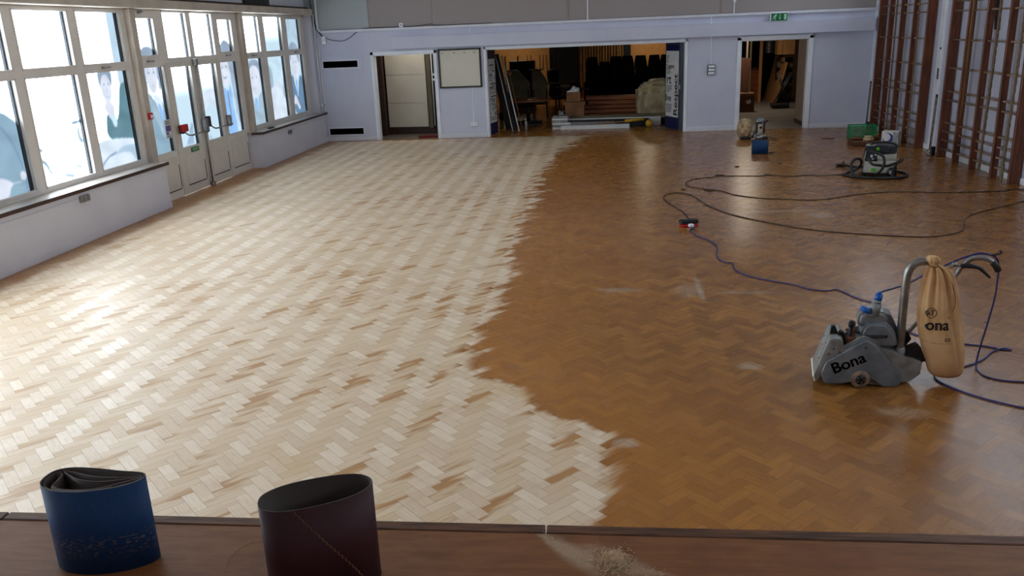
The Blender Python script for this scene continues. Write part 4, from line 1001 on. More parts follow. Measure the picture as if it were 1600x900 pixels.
b = NB(); lathe(b, [(.012, 0), (.034, .004), (.038, .02), (.030, .034), (.012, .038)], (0, 0, 0), 16); b.transform(Matrix.Translation((1.742, YN + .12, .498)) @ Matrix.Rotation(math.radians(25), 4, 'Y')); box(b, 1.715, 1.785, YN + .105, YN + .135, .508, .525, .006); obj('blue_knob', b, M['blueplastic'], t)
# power inlet
dirv = Vector((.22, .1, 1)).normalized(); p0 = Vector((1.802, 5.5, .475))
b = NB(); cyl(b, p0, p0 + dirv * .085, .034, 16); cyl(b, p0 + dirv * .085, p0 + dirv * .105, .026, 16); inl = obj('power_inlet', b, M['machine2'], t)
b = NB(); cyl(b, p0 + dirv * .10, p0 + dirv * .150, .024, 16); cyl(b, p0 + dirv * .15, p0 + dirv * .165, .014, 12); obj('blue_connector', b, M['blueplastic'], inl)
# exhaust pipe
b = NB(); tube(b, [(2.000, 5.5, .14), (1.994, 5.5, .25), (1.990, 5.5, .50), (1.990, 5.5, .66), (1.994, 5.5, .755), (2.014, 5.5, .815), (2.060, 5.5, .846), (2.108, 5.5, .850), (2.16, 5.5, .850)], .0265, 20, 6); obj('exhaust_pipe', b, M['tube'], t)
b = NB(); lathe(b, [(.034, .13), (.034, .235), (.030, .24), (.030, .25)], (1.997, 5.5, 0), 20); obj('pipe_collar', b, M['machine2'], t)
# rear casting and linkage
b = NB(); prism(b, rnd_poly([(1.93, .05, .02), (1.95, .16, .02), (2.04, .19, .02), (2.13, .16, .02), (2.125, .07, .02), (2.06, .0 + .012, .02), (1.99, .01, .02)]), 'y', YN + .07, YF - .10); obj('rear_casting', b, M['machine2'], t, sm=50)
b = NB(); prism(b, rnd_poly([(2.02, .20, .01), (2.035, .25, .01), (2.10, .28, .01), (2.125, .25, .01), (2.16, .16, .01), (2.13, .13, .01), (2.10, .19, .01), (2.06, .17, .01)]), 'y', YN + .10, YN + .14); box(b, 2.10, 2.17, YN + .09, YN + .16, .15, .18, .008); obj('linkage', b, M['darkmetal'], t, sm=50)
b = NB(); prism(b, [(1.93, .22), (1.96, .32), (2.06, .34), (2.09, .28), (2.05, .22)], 'y', YN + .18, YN + .26, .01); obj('handle_clamp', b, M['black'], t)
# handle bar
b = NB(); tube(b, [(2.04, 5.60, .27), (2.16, 5.64, .40), (2.29, 5.70, .545), (2.394, 5.75, .66), (2.43, 5.755, .725), (2.475, 5.75, .785), (2.53, 5.73, .808), (2.59, 5.70, .795), (2.625, 5.68, .755)], [.013, .013, .013, .013, .015, .020, .021, .018, .016], 14, 6); hb = obj('handle_bar', b, M['metal'], t)
b = NB(); tube(b, [(2.605, 5.695, .783), (2.625, 5.68, .758), (2.640, 5.675, .725)], [.021, .023, .021], 14, 4); obj('grip', b, M['black'], hb)
b = NB(); tube(b, [(2.425, 5.74, .745), (2.47, 5.73, .748), (2.53, 5.72, .738), (2.57, 5.71, .705), (2.605, 5.70, .670)], [.016, .017, .013, .010, .008], 10, 5); obj('trigger_lever', b, M['darkmetal'], hb)
b = NB(); tube(b, [(2.32, 5.74, .715), (2.38, 5.745, .745), (2.44, 5.75, .742)], .008, 8, 4); lathe(b, [(.010, -.02), (.016, -.01), (.016, .01), (.010, .02)], (2.385, 5.745, .755), 10, 'x'); obj('cable_clip', b, M['tube'], hb)
# dust bag -----------------------------------------------------------
prof = [(.890, 2.130, .026, .026), (.878, 2.135, .040, .036), (.86, 2.140, .042, .040), (.842, 2.143, .031, .030), (.829, 2.152, .036, .030), (.81, 2.166, .054, .040), (.775, 2.177, .074, .055), (.72, 2.185, .090, .068), (.64, 2.194, .108, .078), (.56, 2.203, .120, .084), (.48, 2.214, .131, .090), (.40, 2.228, .137, .095), (.32, 2.246, .137, .097), (.24, 2.265, .132, .096), (.17, 2.281, .124, .092), (.11, 2.292, .116, .085), (.075, 2.298, .105, .072), (.055, 2.302, .085, .052), (.045, 2.303, .05, .03)]
b = NB(); n = 96; rings = []; PZ = []
YB = 5.475
def bag_r(a, z, i):
    g = max(0, min(1, (z - .05) / .8)); env = (.016 + .34 * g * g * g) if z < .82 else .10
    return 1 + env * (math.sin(8 * a + 1.1 + z * 1.8) * .6 + math.sin(15 * a + .4 - z * 2.5) * .4) - .09 * math.exp(-((a - 5.15 + (z - .4) * .25) / .09) ** 2) * min(1, max(0, (z - .08) * 4)) - .07 * math.exp(-((a - 5.6 - (z - .3) * .4) / .08) ** 2) * min(1, max(0, (z - .08) * 4))
for i, (z, xc, rx, ry) in enumerate(prof):
    pass
fine = smooth_path([(q[0], q[1], q[2]) for q in prof], 5); fine2 = smooth_path([(q[0], q[3], 0) for q in prof], 5)
for q, q2 in zip(fine, fine2):
    z, xc, rx, ry = q.x, q.y, q.z, q2.y; L = []
    for k in range(n):
        a = 2 * PI * k / n; s = bag_r(a, z, 0); L.append(b.verts.new((xc + rx * s * math.cos(a), YB + ry * s * math.sin(a), z)))
    rings.append(L)
for A, B in zip(rings, rings[1:]):
    for k in range(n): f = b.faces.new((A[k], A[(k + 1) % n], B[(k + 1) % n], B[k])); f.smooth = True
b.faces.new(rings[0]); b.faces.new(rings[-1])
bmesh.ops.recalc_face_normals(b, faces=b.faces[:])
bv = BVHTree.FromBMesh(b)
bag = obj('dust_bag', b, M['canvas'], label='tan cotton dust bag with black print tied to the sander exhaust pipe', cat='bag', loc=(2.2, YB, .05), normals=False)
BAGM = bag.matrix_basis.copy()
def wrap(tm, o, ux, tilt=0., name='print', m=M['ink'], off=.003):
    bmesh.ops.triangulate(tm, faces=tm.faces[:]); bmesh.ops.subdivide_edges(tm, edges=[e for e in tm.edges if e.calc_length() > .012], cuts=2, use_grid_fill=False); bmesh.ops.triangulate(tm, faces=tm.faces[:])
    for v in tm.verts:
        x = o[0] + v.co.x * math.cos(tilt) * ux - v.co.y * math.sin(tilt); z = o[1] + v.co.y * math.cos(tilt) + v.co.x * math.sin(tilt)
        h = bv.ray_cast(Vector((x, 5.0, z)), Vector((0, 1, 0)))
        v.co = Vector((x, (h[0].y if h[0] else YB - .05) - off, z))
    return tm
tm = bold_text('Bona', .108, .0005, .0022)
for v in tm.verts: v.co.x -= .050
bmesh.ops.delete(tm, geom=[v for v in tm.verts if v.co.x < .001], context='VERTS')
PL = lambda bb: obj('printed_lettering', bb, M['ink'], bag, normals=False)
b = NB(); merge(b, wrap(tm, (2.10, .405), .86, math.radians(3))); PL(b)
tm = text_mesh('®', .022); b = NB(); merge(b, wrap(tm, (2.236, .485), 1.)); PL(b); tm = text_mesh('1/2', .034, 0, .0006); b = NB(); merge(b, wrap(tm, (2.222, .333), 1.)); PL(b)
tm = text_mesh('kT', .052, 0, .0004); b = NB(); merge(b, wrap(tm, (2.108, .507), .85))
tm = NB()
for k in range(32):
    a0, a1 = 2 * PI * k / 32, 2 * PI * (k + 1) / 32
    tm.faces.new([tm.verts.new((r_ * math.cos(a), r_ * math.sin(a), 0)) for r_, a in ((.036, a0), (.036, a1), (.032, a1), (.032, a0))])
merge(b, wrap(tm, (2.134, .523), .85)); PL(b); b = NB()
for k in range(12):
    tm = NB(); x0 = -.005 + k * .0145; tm.faces.new([tm.verts.new((x, y, 0)) for x, y in ((x0, 0), (x0 + .009, 0), (x0 + .009, .0028), (x0, .0028))]); merge(b, wrap(tm, (2.118, .318 - .00 + .004 * math.sin(k * .25) * -1), 1.))
obj('dashed_line', b, M['ink'], bag, normals=False)
b = NB(); ring_sweep(b, [(2.142 + .032 * math.cos(a), YB + .032 * math.sin(a), .829 + .004 * math.sin(a)) for a in [q * 2 * PI / 20 for q in range(20)]], .006, 8, closed=True); tube(b, [(2.165, YB - .03, .83), (2.25, YB - .05, .72), (2.275, YB - .075, .60), (2.26, YB - .085, .54)], .003, 6, 6); obj('drawstring', b, M['card'], bag)

# ================================================================== CABLES AND LEAD CONNECTOR
def fl(pts, z=.006): return [(a, c, z) for a, c in pts]
blue = fl([(1.10, 10.05), (1.04, 9.98), (1.10, 9.69), (1.21, 9.46), (1.26, 9.16), (1.21, 8.80), (1.24, 8.55), (1.33, 8.49), (1.32, 8.33), (1.34, 8.16), (1.43, 8.01), (1.61, 7.84), (1.78, 7.72), (1.88, 7.59), (2.02, 7.52), (2.13, 7.56), (2.2, 7.4), (2.26, 7.27), (2.33, 7.18), (2.36, 7.0), (2.34, 6.82), (2.33, 6.6), (2.42, 6.38), (2.55, 6.24), (2.71, 6.17), (2.83, 6.13), (2.93, 6.06), (2.985, 6.06), (2.95, 6.09), (2.89, 6.06), (2.81, 5.99), (2.72, 5.88), (2.60, 5.78), (2.46, 5.70), (2.32, 5.63), (2.26, 5.54), (2.28, 5.42), (2.37, 5.28), (2.5, 5.15), (2.66, 5.05), (2.85, 5.0), (3.08, 5.02), (3.25, 5.15), (3.22, 5.36), (3.0, 5.45), (2.8, 5.47), (2.67, 5.50), (2.60, 5.57), (2.59, 5.68)], .007)
blue += [(2.60, 5.72, .05), (2.615, 5.735, .14), (2.645, 5.74, .32), (2.672, 5.745, .51), (2.675, 5.745, .66), (2.668, 5.74, .74), (2.64, 5.72, .80), (2.60, 5.715, .826), (2.53, 5.735, .834), (2.45, 5.76, .80), (2.36, 5.77, .755), (2.20, 5.72, .70), (2.06, 5.62, .668), (1.95, 5.56, .650), (1.88, 5.53, .640), (1.842, 5.518, .632)]
b = NB(); tube(b, blue, .0062, 8, 7); obj('power_cable', b, M['cableblue'], label='blue power cable running from the black connector to the drum sander handle', cat='cable', loc=(2.33, 7.18, 0), normals=False)
b = NB(); tube(b, [(2.60, 5.715, .826), (2.63, 5.70, .835), (2.655, 5.695, .850), (2.64, 5.70, .862)], .006, 8, 5); obj('cable_tail', b, M['black'], hb)
def coil(cx, cy_, r, n=7, a0=0., s=1): return [(cx + r * math.cos(a0 + s * 2 * PI * k / n), cy_ + r * .8 * math.sin(a0 + s * 2 * PI * k / n)) for k in range(n + 1)]
blk = [(4.02, 13.5), (3.79, 13.60), (3.46, 13.55), (3.27, 13.65), (3.02, 13.56), (2.74, 13.66)] + coil(2.66, 13.72, .055, 6, 0.) + [(2.52, 13.65), (2.22, 13.69), (1.97, 13.72)] + coil(1.90, 13.78, .07, 6, 0.) + [(1.80, 13.68), (1.72, 13.61), (1.48, 13.51), (1.34, 13.31), (1.29, 13.1), (1.32, 12.85), (1.43, 12.72), (1.56, 12.60)] + coil(1.58, 12.52, .075, 6, PI / 2, -1) + [(1.75, 12.42), (1.91, 12.11), (2.2, 11.86), (2.51, 11.75), (2.81, 11.66), (3.07, 11.70), (3.35, 11.87), (3.65, 12.02), (4.0, 12.12), (4.38, 12.08), (4.83, 12.0), (5.31, 12.02), (5.56, 12.05), (5.74, 12.15), (5.84, 12.0), (5.78, 11.7), (5.48, 11.35),
    (5.19, 11.1), (4.82, 10.84), (4.55, 10.61), (4.34, 10.33), (4.19, 9.96), (4.06, 9.73), (3.85, 9.57), (3.61, 9.50), (3.33, 9.54), (3.02, 9.65), (2.66, 9.79), (2.42, 9.95), (2.19, 10.15), (1.95, 10.43), (1.75, 10.68), (1.56, 11.03), (1.42, 11.44), (1.32, 12.0), (1.24, 12.24), (1.11, 12.36), (.97, 12.30), (.87, 12.08), (.90, 11.73), (.99, 11.31), (1.07, 10.93), (1.10, 10.42), (1.10, 10.30)]
b = NB(); tube(b, fl(blk, .0062), .0062, 6, 5); obj('extension_lead', b, M['cableblack'], label='long thin black lead looping over the brown floor from the vacuum cleaner', cat='cable', loc=(2.8, 11.7, 0), normals=False)
t = thing('extension_socket', (1.05, 10.22, 0), 'small black and red socket block where black and blue cables meet', 'extension socket')
R0 = Matrix.Translation((1.055, 10.22, 0)) @ Matrix.Rotation(math.radians(14), 4, 'Z')
b = NB(); box(b, -.115, .115, -.035, .06, .03, .085, .012, M=R0); obj('cover', b, M['black'], t)
b = NB(); box(b, -.105, .105, -.05, .05, .0, .032, .008, M=R0); obj('base', b, M['red'], t)
b = NB(); box(b, -.03, .035, -.095, -.045, .004, .045, .01, M=R0); obj('white_plug', b, M['white'], t)
b = NB(); tube(b, [(1.13, 10.14, .02), (1.10, 10.10, .012), (1.06, 10.02, .007)], .007, 8, 4); obj('plug_lead', b, M['cableblue'], t)
from mathutils import noise as mn
# ================================================================== VACUUM CLEANER
t = thing('vacuum_cleaner', (4.32, 13.55, 0), 'pale grey and dark vacuum cleaner with black hose on the brown floor', 'vacuum cleaner')
Rv = Matrix.Translation((4.30, 13.55, 0)) @ Matrix.Rotation(math.radians(-18), 4, 'Z')
b = NB(); box(b, -.21, .25, -.17, .17, .05, .26, .025, Rv, 2); obj('dust_tank', b, M['vacwhite'], t, sm=45)
b = NB(); prism(b, [(-.21, .26), (-.195, .40), (.0, .41), (.02, .34), (.25, .36), (.255, .26)], 'y', -.17, .17, .012, Rv); obj('motor_body', b, M['vacwhite'], t, sm=45)
b = NB(); prism(b, [(-.20, .24), (-.188, .40), (-.03, .40), (-.02, .24)], 'y', -.182, -.165, .004, Rv); box(b, -.216, -.20, -.12, .12, .25, .39, .004, Rv); obj('front_panel', b, M['vacdark'], t)
b = NB(); prism(b, rnd_poly([(-.215, .40, .02), (-.20, .47, .03), (.0, .485, .04), (.24, .47, .04), (.255, .385, .03), (.02, .37, .03)]), 'y', -.175, .175, 0, Rv); obj('top_cover', b, M['vacdark'], t, sm=45)
b = NB(); box(b, -.20, -.05, -.16, .0, .455, .482, .012, Rv); obj('cord_tray', b, M['machine2'], t)
b = NB(); tube(b, [Rv @ Vector(q) for q in ((-.13, -.12, .48), (-.08, -.12, .515), (.06, -.12, .53), (.2, -.12, .51), (.24, -.12, .46))], .016, 8, 5); obj('carry_handle', b, M['black'], t)
for nm, x, z, m in (('dial', -.02, .43, 'lime'), ('dial', .13, .43, 'darkmetal')):
    b = NB(); lathe(b, [(.012, -.19), (.026, -.188), (.026, -.172)], (x, 0, z), 18, 'y'); b.transform(Rv); obj(nm, b, M[m], t)
b = NB(); box(b, -.10, -.03, -.176, -.168, .08, .13, .008, Rv); obj('lime_badge', b, M['lime'], t)
b = NB(); box(b, -.12, -.09, -.187, -.18, .30, .34, 0, Rv); box(b, -.06, -.04, -.187, -.18, .33, .36, 0, Rv); box(b, -.10, -.07, -.187, -.18, .27, .285, 0, Rv); obj('panel_marks', b, M['paper'], t)
b = NB(); box(b, -.24, .27, -.18, .18, .03, .06, .012, Rv); obj('base_plate', b, M['black'], t)
for x, y, r_ in ((.20, -.18, .075), (.20, .18, .075), (-.19, -.15, .03), (-.19, .15, .03)):
    b = NB(); lathe(b, [(.3 * r_, y - .018), (r_, y - .018), (r_, y + .018), (.3 * r_, y + .018)], (x, 0, r_), 20, 'y'); b.transform(Rv); w_ = obj('wheel', b, M['black'], t)
    if r_ > .05: b = NB(); lathe(b, [(.01, y - .022), (.035, y - .02), (.035, y + .0)], (x, 0, r_), 16, 'y'); b.transform(Rv); obj('hub', b, M['machine2'], w_)
hose = [(4.07, 13.33, .30), (4.12, 13.26, .22), (4.22, 13.26, .20), (4.32, 13.24, .19), (4.42, 13.22, .22), (4.52, 13.22, .26), (4.56, 13.30, .28), (4.50, 13.34, .20), (4.44, 13.28, .08), (4.40, 13.18, .022), (4.20, 13.17, .02), (4.0, 13.24, .02), (3.84, 13.38, .02), (3.78, 13.52, .022), (3.85, 13.60, .03), (3.98, 13.56, .10), (4.02, 13.46, .20), (3.97, 13.40, .28), (3.90, 13.38, .285), (3.84, 13.36, .22), (3.84, 13.34, .12), (3.88, 13.28, .05), (3.98, 13.22, .022), (4.25, 13.12, .022), (4.5, 13.14, .022), (4.66, 13.30, .022), (4.70, 13.50, .024), (4.62, 13.66, .03), (4.50, 13.78, .04)]
b = NB(); P = smooth_path(hose, 12); ring_sweep(b, P, [.0205 + .0022 * (i % 2) for i in range(len(P))], 10); obj('suction_hose', b, M['black'], t)
b = NB(); tube(b, [(4.07, 13.42, .41), (4.14, 13.30, .40), (4.26, 13.24, .34), (4.28, 13.22, .22), (4.24, 13.22, .12), (4.16, 13.22, .06)], .02, 10, 6); obj('front_hose', b, M['black'], t)
b = NB(); tube(b, [(3.98, 14.42, .03), (4.15, 14.0, .05), (4.12, 13.75, .10)], .022, 8, 5); box(b, 3.90, 4.03, 14.38, 14.46, .0, .05, .01); tube(b, [(4.0, 14.40, .05), (4.01, 14.38, .10)], .012, 6); obj('floor_nozzle', b, M['black'], t)

# ================================================================== EDGER
t = thing('edge_sander', (3.27, 18.1, 0), 'small upright cream and black edge sander standing before the store room doorway', 'sanding machine')
b = NB(); lathe(b, [(.03, .10), (.072, .11), (.070, .33), (.078, .34), (.075, .39), (.05, .43), (.02, .44)], (3.29, 18.1, 0), 20); obj('motor_body', b, M['cream'], t)
b = NB(); lathe(b, [(.078, .36), (.086, .365), (.08, .40), (.05, .44), (.01, .45)], (3.30, 18.1, 0), 20); obj('motor_cap', b, M['machine'], t)
b = NB(); box(b, 3.20, 3.24, 18.05, 18.13, .13, .34, .01); box(b, 3.355, 3.385, 18.05, 18.13, .13, .36, .01); tube(b, [(3.18, 18.03, .355), (3.25, 18.0, .35), (3.31, 18.0, .355)], .016, 8, 3); tube(b, [(3.37, 18.05, .35), (3.40, 18.02, .385), (3.43, 18.0, .40)], .015, 8, 3); obj('handles', b, M['black'], t)
b = NB(); lathe(b, [(.01, 18.02), (.026, 18.022), (.026, 18.035)], (3.29, 0, .255), 16, 'y'); obj('round_vent', b, M['black'], t)
b = NB(); lathe(b, [(.02, .02), (.095, .02), (.10, .06), (.08, .10), (.03, .11)], (3.29, 18.08, 0), 24); box(b, 3.17, 3.42, 18.02, 18.2, .04, .08, .01); obj('disc_housing', b, M['metal'], t)
b = NB(); lathe(b, [(.02, .0), (.085, .0), (.085, .02), (.02, .022)], (3.29, 18.08, 0), 24); lathe(b, [(.01, 17.93), (.04, 17.935), (.04, 17.97), (.01, 17.975)], (3.39, 0, .04), 14, 'y'); obj('sanding_disc', b, M['rubber'], t)
b = NB(); cyl(b, (3.14, 18.12, .03), (3.14, 18.12, .19), .028, 12); tube(b, [(3.14, 18.12, .17), (3.18, 18.12, .14), (3.22, 18.12, .10)], .02, 8, 3); obj('dust_outlet', b, M['tube'], t)
b = NB(); tube(b, [(3.42, 18.08, .08), (3.52, 18.2, .02), (3.60, 18.2, .006), (3.66, 18.05, .006), (3.58, 17.92, .006), (3.44, 17.93, .006)], .007, 6, 5); obj('cord', b, M['cableblack'], t)
b = NB(); n = 40
prof2 = [(.0, .46, .02), (.44, .05, .04), (.425, .09, .06), (.38, .125, .08), (.30, .145, .095), (.20, .148, .10), (.12, .142, .095), (.07, .125, .08), (.05, .10, .05)]
rings = []
for z, rx, ry in prof2[1:]:
    L = []
    for k in range(n):
        a = 2 * PI * k / n; s = 1 + .05 * math.sin(9 * a + z * 4) + .03 * math.sin(17 * a)
        L.append(b.verts.new((2.985 + rx * s * math.cos(a) + .03 * (z - .2), 18.2 + ry * s * math.sin(a), z)))
    rings.append(L)
for A, B in zip(rings, rings[1:]):
    for k in range(n): f = b.faces.new((A[k], A[(k + 1) % n], B[(k + 1) % n], B[k])); f.smooth = True
b.faces.new(rings[0]); b.faces.new(rings[-1])
bg_ = obj('cloth_bag', b, M['canvas2'], t)
b = NB(); box(b, 2.90, 3.12, 18.08, 18.3, .0, .06, .02); obj('bag_mouth', b, M['black'], bg_)
belt('sanding_belt', 2.94, 16.08, 0, [(-.148, .0), (-.135, .05), (-.05, .07), (.05, .07), (.135, .05), (.148, .0), (.13, -.045), (.05, -.06), (-.05, -.06), (-.13, -.045)][::-1], .26, M['beltblue'], 'blue sanding belt standing on the floor in front of the edge sander')
b = NB(); tube(b, [(3.10, 16.02, .02), (3.15, 15.99, .03), (3.19, 16.0, .035)], [.02, .014, .010], 8, 3); obj('black_scraper', b, M['black'], label='short black handle lying beside the far blue belt', cat='tool', loc=(3.14, 16.0, 0))

# ================================================================== CRATE, TRAY, WHITE BOX
t = thing('plastic_crate', (5.3, 17.9, 0), 'green slatted plastic crate beside the far wall bars', 'crate')
Rc = Matrix.Translation((5.30, 17.90, 0)) @ Matrix.Rotation(math.radians(-8), 4, 'Z')
W2_, D2, Hc = .25, .17, .265
b = NB(); box(b, -W2_, W2_, -D2, D2, 0, .015, .003, Rc)
for sx in (-1, 1):
    for sy in (-1, 1): box(b, sx * W2_ - .012, sx * W2_ + .012, sy * D2 - .012, sy * D2 + .012, 0, Hc, .003, Rc)
obj('base', b, M['greenp'], t)
for s, ax in ((-1, 'y'), (1, 'y'), (-1, 'x'), (1, 'x')):
    b = NB(); solid = ax == 'x' and s == -1
    L = W2_ if ax == 'y' else D2
    def q(a0, a1, z0, z1, th=.006):
        if ax == 'y': box(b, a0, a1, s * D2 - th, s * D2 + th, z0, z1, 0, Rc)
        else: box(b, s * W2_ - th, s * W2_ + th, a0, a1, z0, z1, 0, Rc)
    q(-L, L, Hc - .025, Hc, .011); q(-L, L, 0, .03, .009)
    if solid: q(-L, L, .03, Hc - .025, .004)
    for k in range(5): q(-L, L, .055 + k * .036, .067 + k * .036)
    for k in range(1, 10): q(-L + 2 * L * k / 10 - .004, -L + 2 * L * k / 10 + .004, .03, Hc - .02)
    obj('side', b, M['greenp'], t)
t = thing('cardboard_tray', (5.1, 16.85, 0), 'low open brown cardboard tray in front of the green crate', 'tray')
b = NB(); x0, x1, y0, y1 = 4.80, 5.36, 16.72, 17.06
box(b, x0, x1, y0, y1, .0, .006)
box(b, x0, x1, y0, y0 + .006, 0, .11); box(b, x0, x1, y1 - .006, y1, 0, .12); box(b, x0, x0 + .006, y0, y1, 0, .11); box(b, x1 - .006, x1, y0, y1, 0, .11); obj('tray', b, M['cardd'], t)
b = NB(); prism(b, [(4.80, .105), (4.92, .16), (5.06, .13), (5.10, .105)], 'y', 17.02, 17.03); obj('flap', b, M['card'], t); b = NB(); prism(b, [(5.10, .105), (5.34, .105), (5.36, .18), (5.2, .14)], 'y', 17.03, 17.04); obj('flap', b, M['card'], t); b = NB(); box(b, 4.80, 5.08, 16.71, 16.716, .08, .11); obj('flap', b, M['card'], t)
t = thing('hose_roll', (5.13, 16.9, .01), 'pale coiled roll lying in the cardboard tray', 'roll')
b = NB()
for k in range(4):
    pts = [(5.13 + (.10 - k * .012) * math.cos(a), 16.88 + (.10 - k * .012) * math.sin(a), .035 + k * .04) for a in [q_ * 2 * PI / 28 for q_ in range(28)]]; ring_sweep(b, pts, .022, 8, closed=True)
obj('coil', b, M['plastic'], t)
t = thing('product_box', (5.45, 16.65, 0), 'white box with a blue crescent ring print beside the vacuum cleaner', 'box')
Rb = Matrix.Translation((5.47, 16.65, 0)) @ Matrix.Rotation(math.radians(-28), 4, 'Z')
b = NB(); box(b, -.15, .15, -.10, .10, 0, .29, .003, Rb); obj('carton', b, M['paper'], t)
b = NB()
for r_, cx_, cz, y_ in ((.098, -.035, .16, -.1008),): b.faces.new([b.verts.new(Rb @ Vector((cx_ + r_ * math.cos(a), y_, cz + r_ * math.sin(a)))) for a in [q_ * 2 * PI / 36 for q_ in range(36)]])
obj('blue_ring', b, M['bluelogo'], t, normals=False)
b = NB(); b.faces.new([b.verts.new(Rb @ Vector((-.06 + .070 * math.cos(a), -.1016, .178 + .070 * math.sin(a)))) for a in [q_ * 2 * PI / 36 for q_ in range(36)]]); obj('ring_centre', b, M['paper'], t, normals=False)
b = NB(); box(b, .05, .15, -.104, -.1005, .0, .285, 0, Rb); obj('grey_side', b, M['machine2'], t)
b = NB(); lathe(b, [(.02, 0), (.035, .003), (.035, .09), (.02, .10)], (5.52, 17.72, .25), 14); 
bmesh.ops.translate(b, verts=b.verts[:], vec=(0, 0, -.25)); obj('small_jar', b, M['cream'], label='tiny pale jar on the floor between green crate and wall bars', cat='jar', loc=(5.60, 17.72, 0)).location = (5.62, 17.74, 0)
for i, (x, y, lab) in enumerate(((2.3, 14.61, 'dark scrap on the floor nearest the far cable loop'), (3.07, 14.85, 'dark scrap on the floor in line with the blue belt'), (1.2, 12.6, 'dark lump of debris between the two black cable loops'), (5.0 - .36, 17.95, 'thin brown stick on the floor left of the green crate'))):
    b = NB()
    if i == 3: box(b, x - .12, x + .14, y - .01, y + .01, 0, .015, .003, Matrix.Identity(4))
    else:
        bmesh.ops.create_icosphere(b, subdivisions=2, radius=.03)
        for v in b.verts: v.co = Vector((v.co.x * random.uniform(.9, 1.6), v.co.y * random.uniform(.7, 1.1), max(v.co.z * .45, -.008) + .008)); v.co += Vector((x, y, 0))
    obj('debris' if i < 3 else 'wooden_stick', b, M['sillnose'], label=lab, cat='debris' if i < 3 else 'stick', loc=(x, y, 0))
b = NB(); box(b, -.25, .25, -.14, .14, 0, .035, .01, Matrix.Translation((-4.20, 20.10, 0)) @ Matrix.Rotation(.25, 4, 'Z')); obj('floor_mat', b, M['matred'], label='dark red folded mat on the floor of the cupboard doorway', cat='mat', loc=(-4.2, 20.1, 0))

# ================================================================== CUPBOARD BEHIND DOORWAY 1
t = thing('panel_stack', (-4.82, 20.85, .12), 'tall cream panel in three sections filling the cupboard doorway', 'panel')
for z0, z1 in ((.19, .775), (.785, 1.455), (1.465, 2.3)):
    b = NB(); prism(b, [(-5.33 + .0 * z0, z0), (-4.325, z0 - .012), (-4.325, z1 - .004), (-5.33, z1)], 'y', 20.80, 20.86, .004); obj('section', b, M['cream'], t)
b = NB(); box(b, -5.6, -4.0, 20.86, 20.93, 0, .19); obj('plinth', b, M['brownwall'], t)
b = NB(); box(b, -5.9, -5.36, 20.6, 20.75, 0, 2.6); box(b, -5.5, -5.47, 20.56, 20.6, 0, 2.6); struct('trim_cupboard_wood', b, M['brownwall'])
b = NB(); box(b, -4.30, -4.20, 20.78, 20.9, .15, 2.6); box(b, -4.08, -3.9, 20.78, 20.9, .05, .2); struct('trim_cupboard_post', b, M['khaki'])
b = NB(); cyl(b, (-4.15, 20.75, .2), (-4.15, 20.75, 2.6), .018, 8); box(b, -4.16, -4.05, 20.70, 20.78, 1.42, 1.47); box(b, -4.16, -4.05, 20.70, 20.78, 1.30, 1.35); struct('trim_cupboard_pipe', b, M['white'])

# ================================================================== FOLDING DOORS WITH BANNERS
def leaf(name, p0, p1, m, lab, z1=2.0):
    t = thing(name, (p0[0], p0[1], 0), lab, 'folding door')
    d = Vector((p1[0] - p0[0], p1[1] - p0[1], 0)); L = d.length; d.normalize(); nr = Vector((d.y, -d.x, 0))
    Mx = Matrix(((d.x, -nr.x, 0, p0[0]), (d.y, -nr.y, 0, p0[1]), (0, 0, 1, 0), (0, 0, 0, 1)))
    b = NB(); box(b, 0, L, 0, .04, .02, z1, .004, Mx); obj('leaf', b, m, t); return t, Mx, L
t, Mx, L = leaf('folding_door_leaf', (-2.655, 19.96), (-2.545, 20.50), M['navy'], 'navy folding door leaf with white word poster at left of the wide opening')
b = NB(); box(b, .03, L - .06, -.006, 0, .30, 1.78, 0, Mx); po = obj('poster', b, M['paper'], t)
def words(t_, Mx, items, po):
    for s, sz, x, z, ang, fx in items:
        tm = text_mesh(s, sz, 0, sz * .02); a = math.radians(ang); b = NB()
        tm.transform(Matrix.Scale(fx, 4, (1, 0, 0))); tm.transform(Matrix.Translation((x, -.0075, z)) @ Matrix.Rotation(-a, 4, 'Y') @ Matrix.Rotation(PI / 2, 4, 'X')); put(b, tm, Mx); obj('lettering', b, M['ink'], po, normals=False)
b = NB(); random.seed(3)
z = .36
while z < 1.70:
    x = .05
    h_ = random.choice((.012, .018, .026, .035))
    while x < L - .12:
        w_ = random.uniform(.03, .12); w_ = min(w_, L - .08 - x)
        if random.random() < .72: box(b, x, x + w_, -.0075, -.006, z, z + h_, 0, Mx)
        x += w_ + .018
    z += h_ + random.uniform(.012, .03)
obj('printed_text', b, M['ink'], po, kind='stuff')
t, Mx, L = leaf('folding_door_leaf', (1.50, 20.62), (1.765, 19.99), M['navy'], 'navy folding door leaf with the word Respect on its white poster')
b = NB(); box(b, .04, L - .03, -.006, 0, .30, 1.80, 0, Mx); po = obj('poster', b, M['paper'], t)
words(t, Mx, [('Respect', .26, L - .07, .33, 90, 1.15), ('live', .22, .03, .66, 0, .95), ('rt', .30, .08, 1.06, 0, 1.0), ('Creativity', .13, .06, 1.41, 0, .75)], po)
b = NB(); random.seed(5)
for z0, z1 in ((.40, .60), (.86, 1.03), (1.28, 1.39), (1.54, 1.70)):
    z = z0
    while z < z1: w_ = random.uniform(.14, .30); box(b, .07, .07 + w_ * (1 if z < 1.5 else .5), -.0075, -.006, z, z + .014, 0, Mx); z += .035
obj('printed_text', b, M['ink'], po, kind='stuff')
b = NB(); box(b, .0, L, -.012, 0, 1.93, 1.95, 0, Mx); obj('top_rail', b, M['metal'], t)
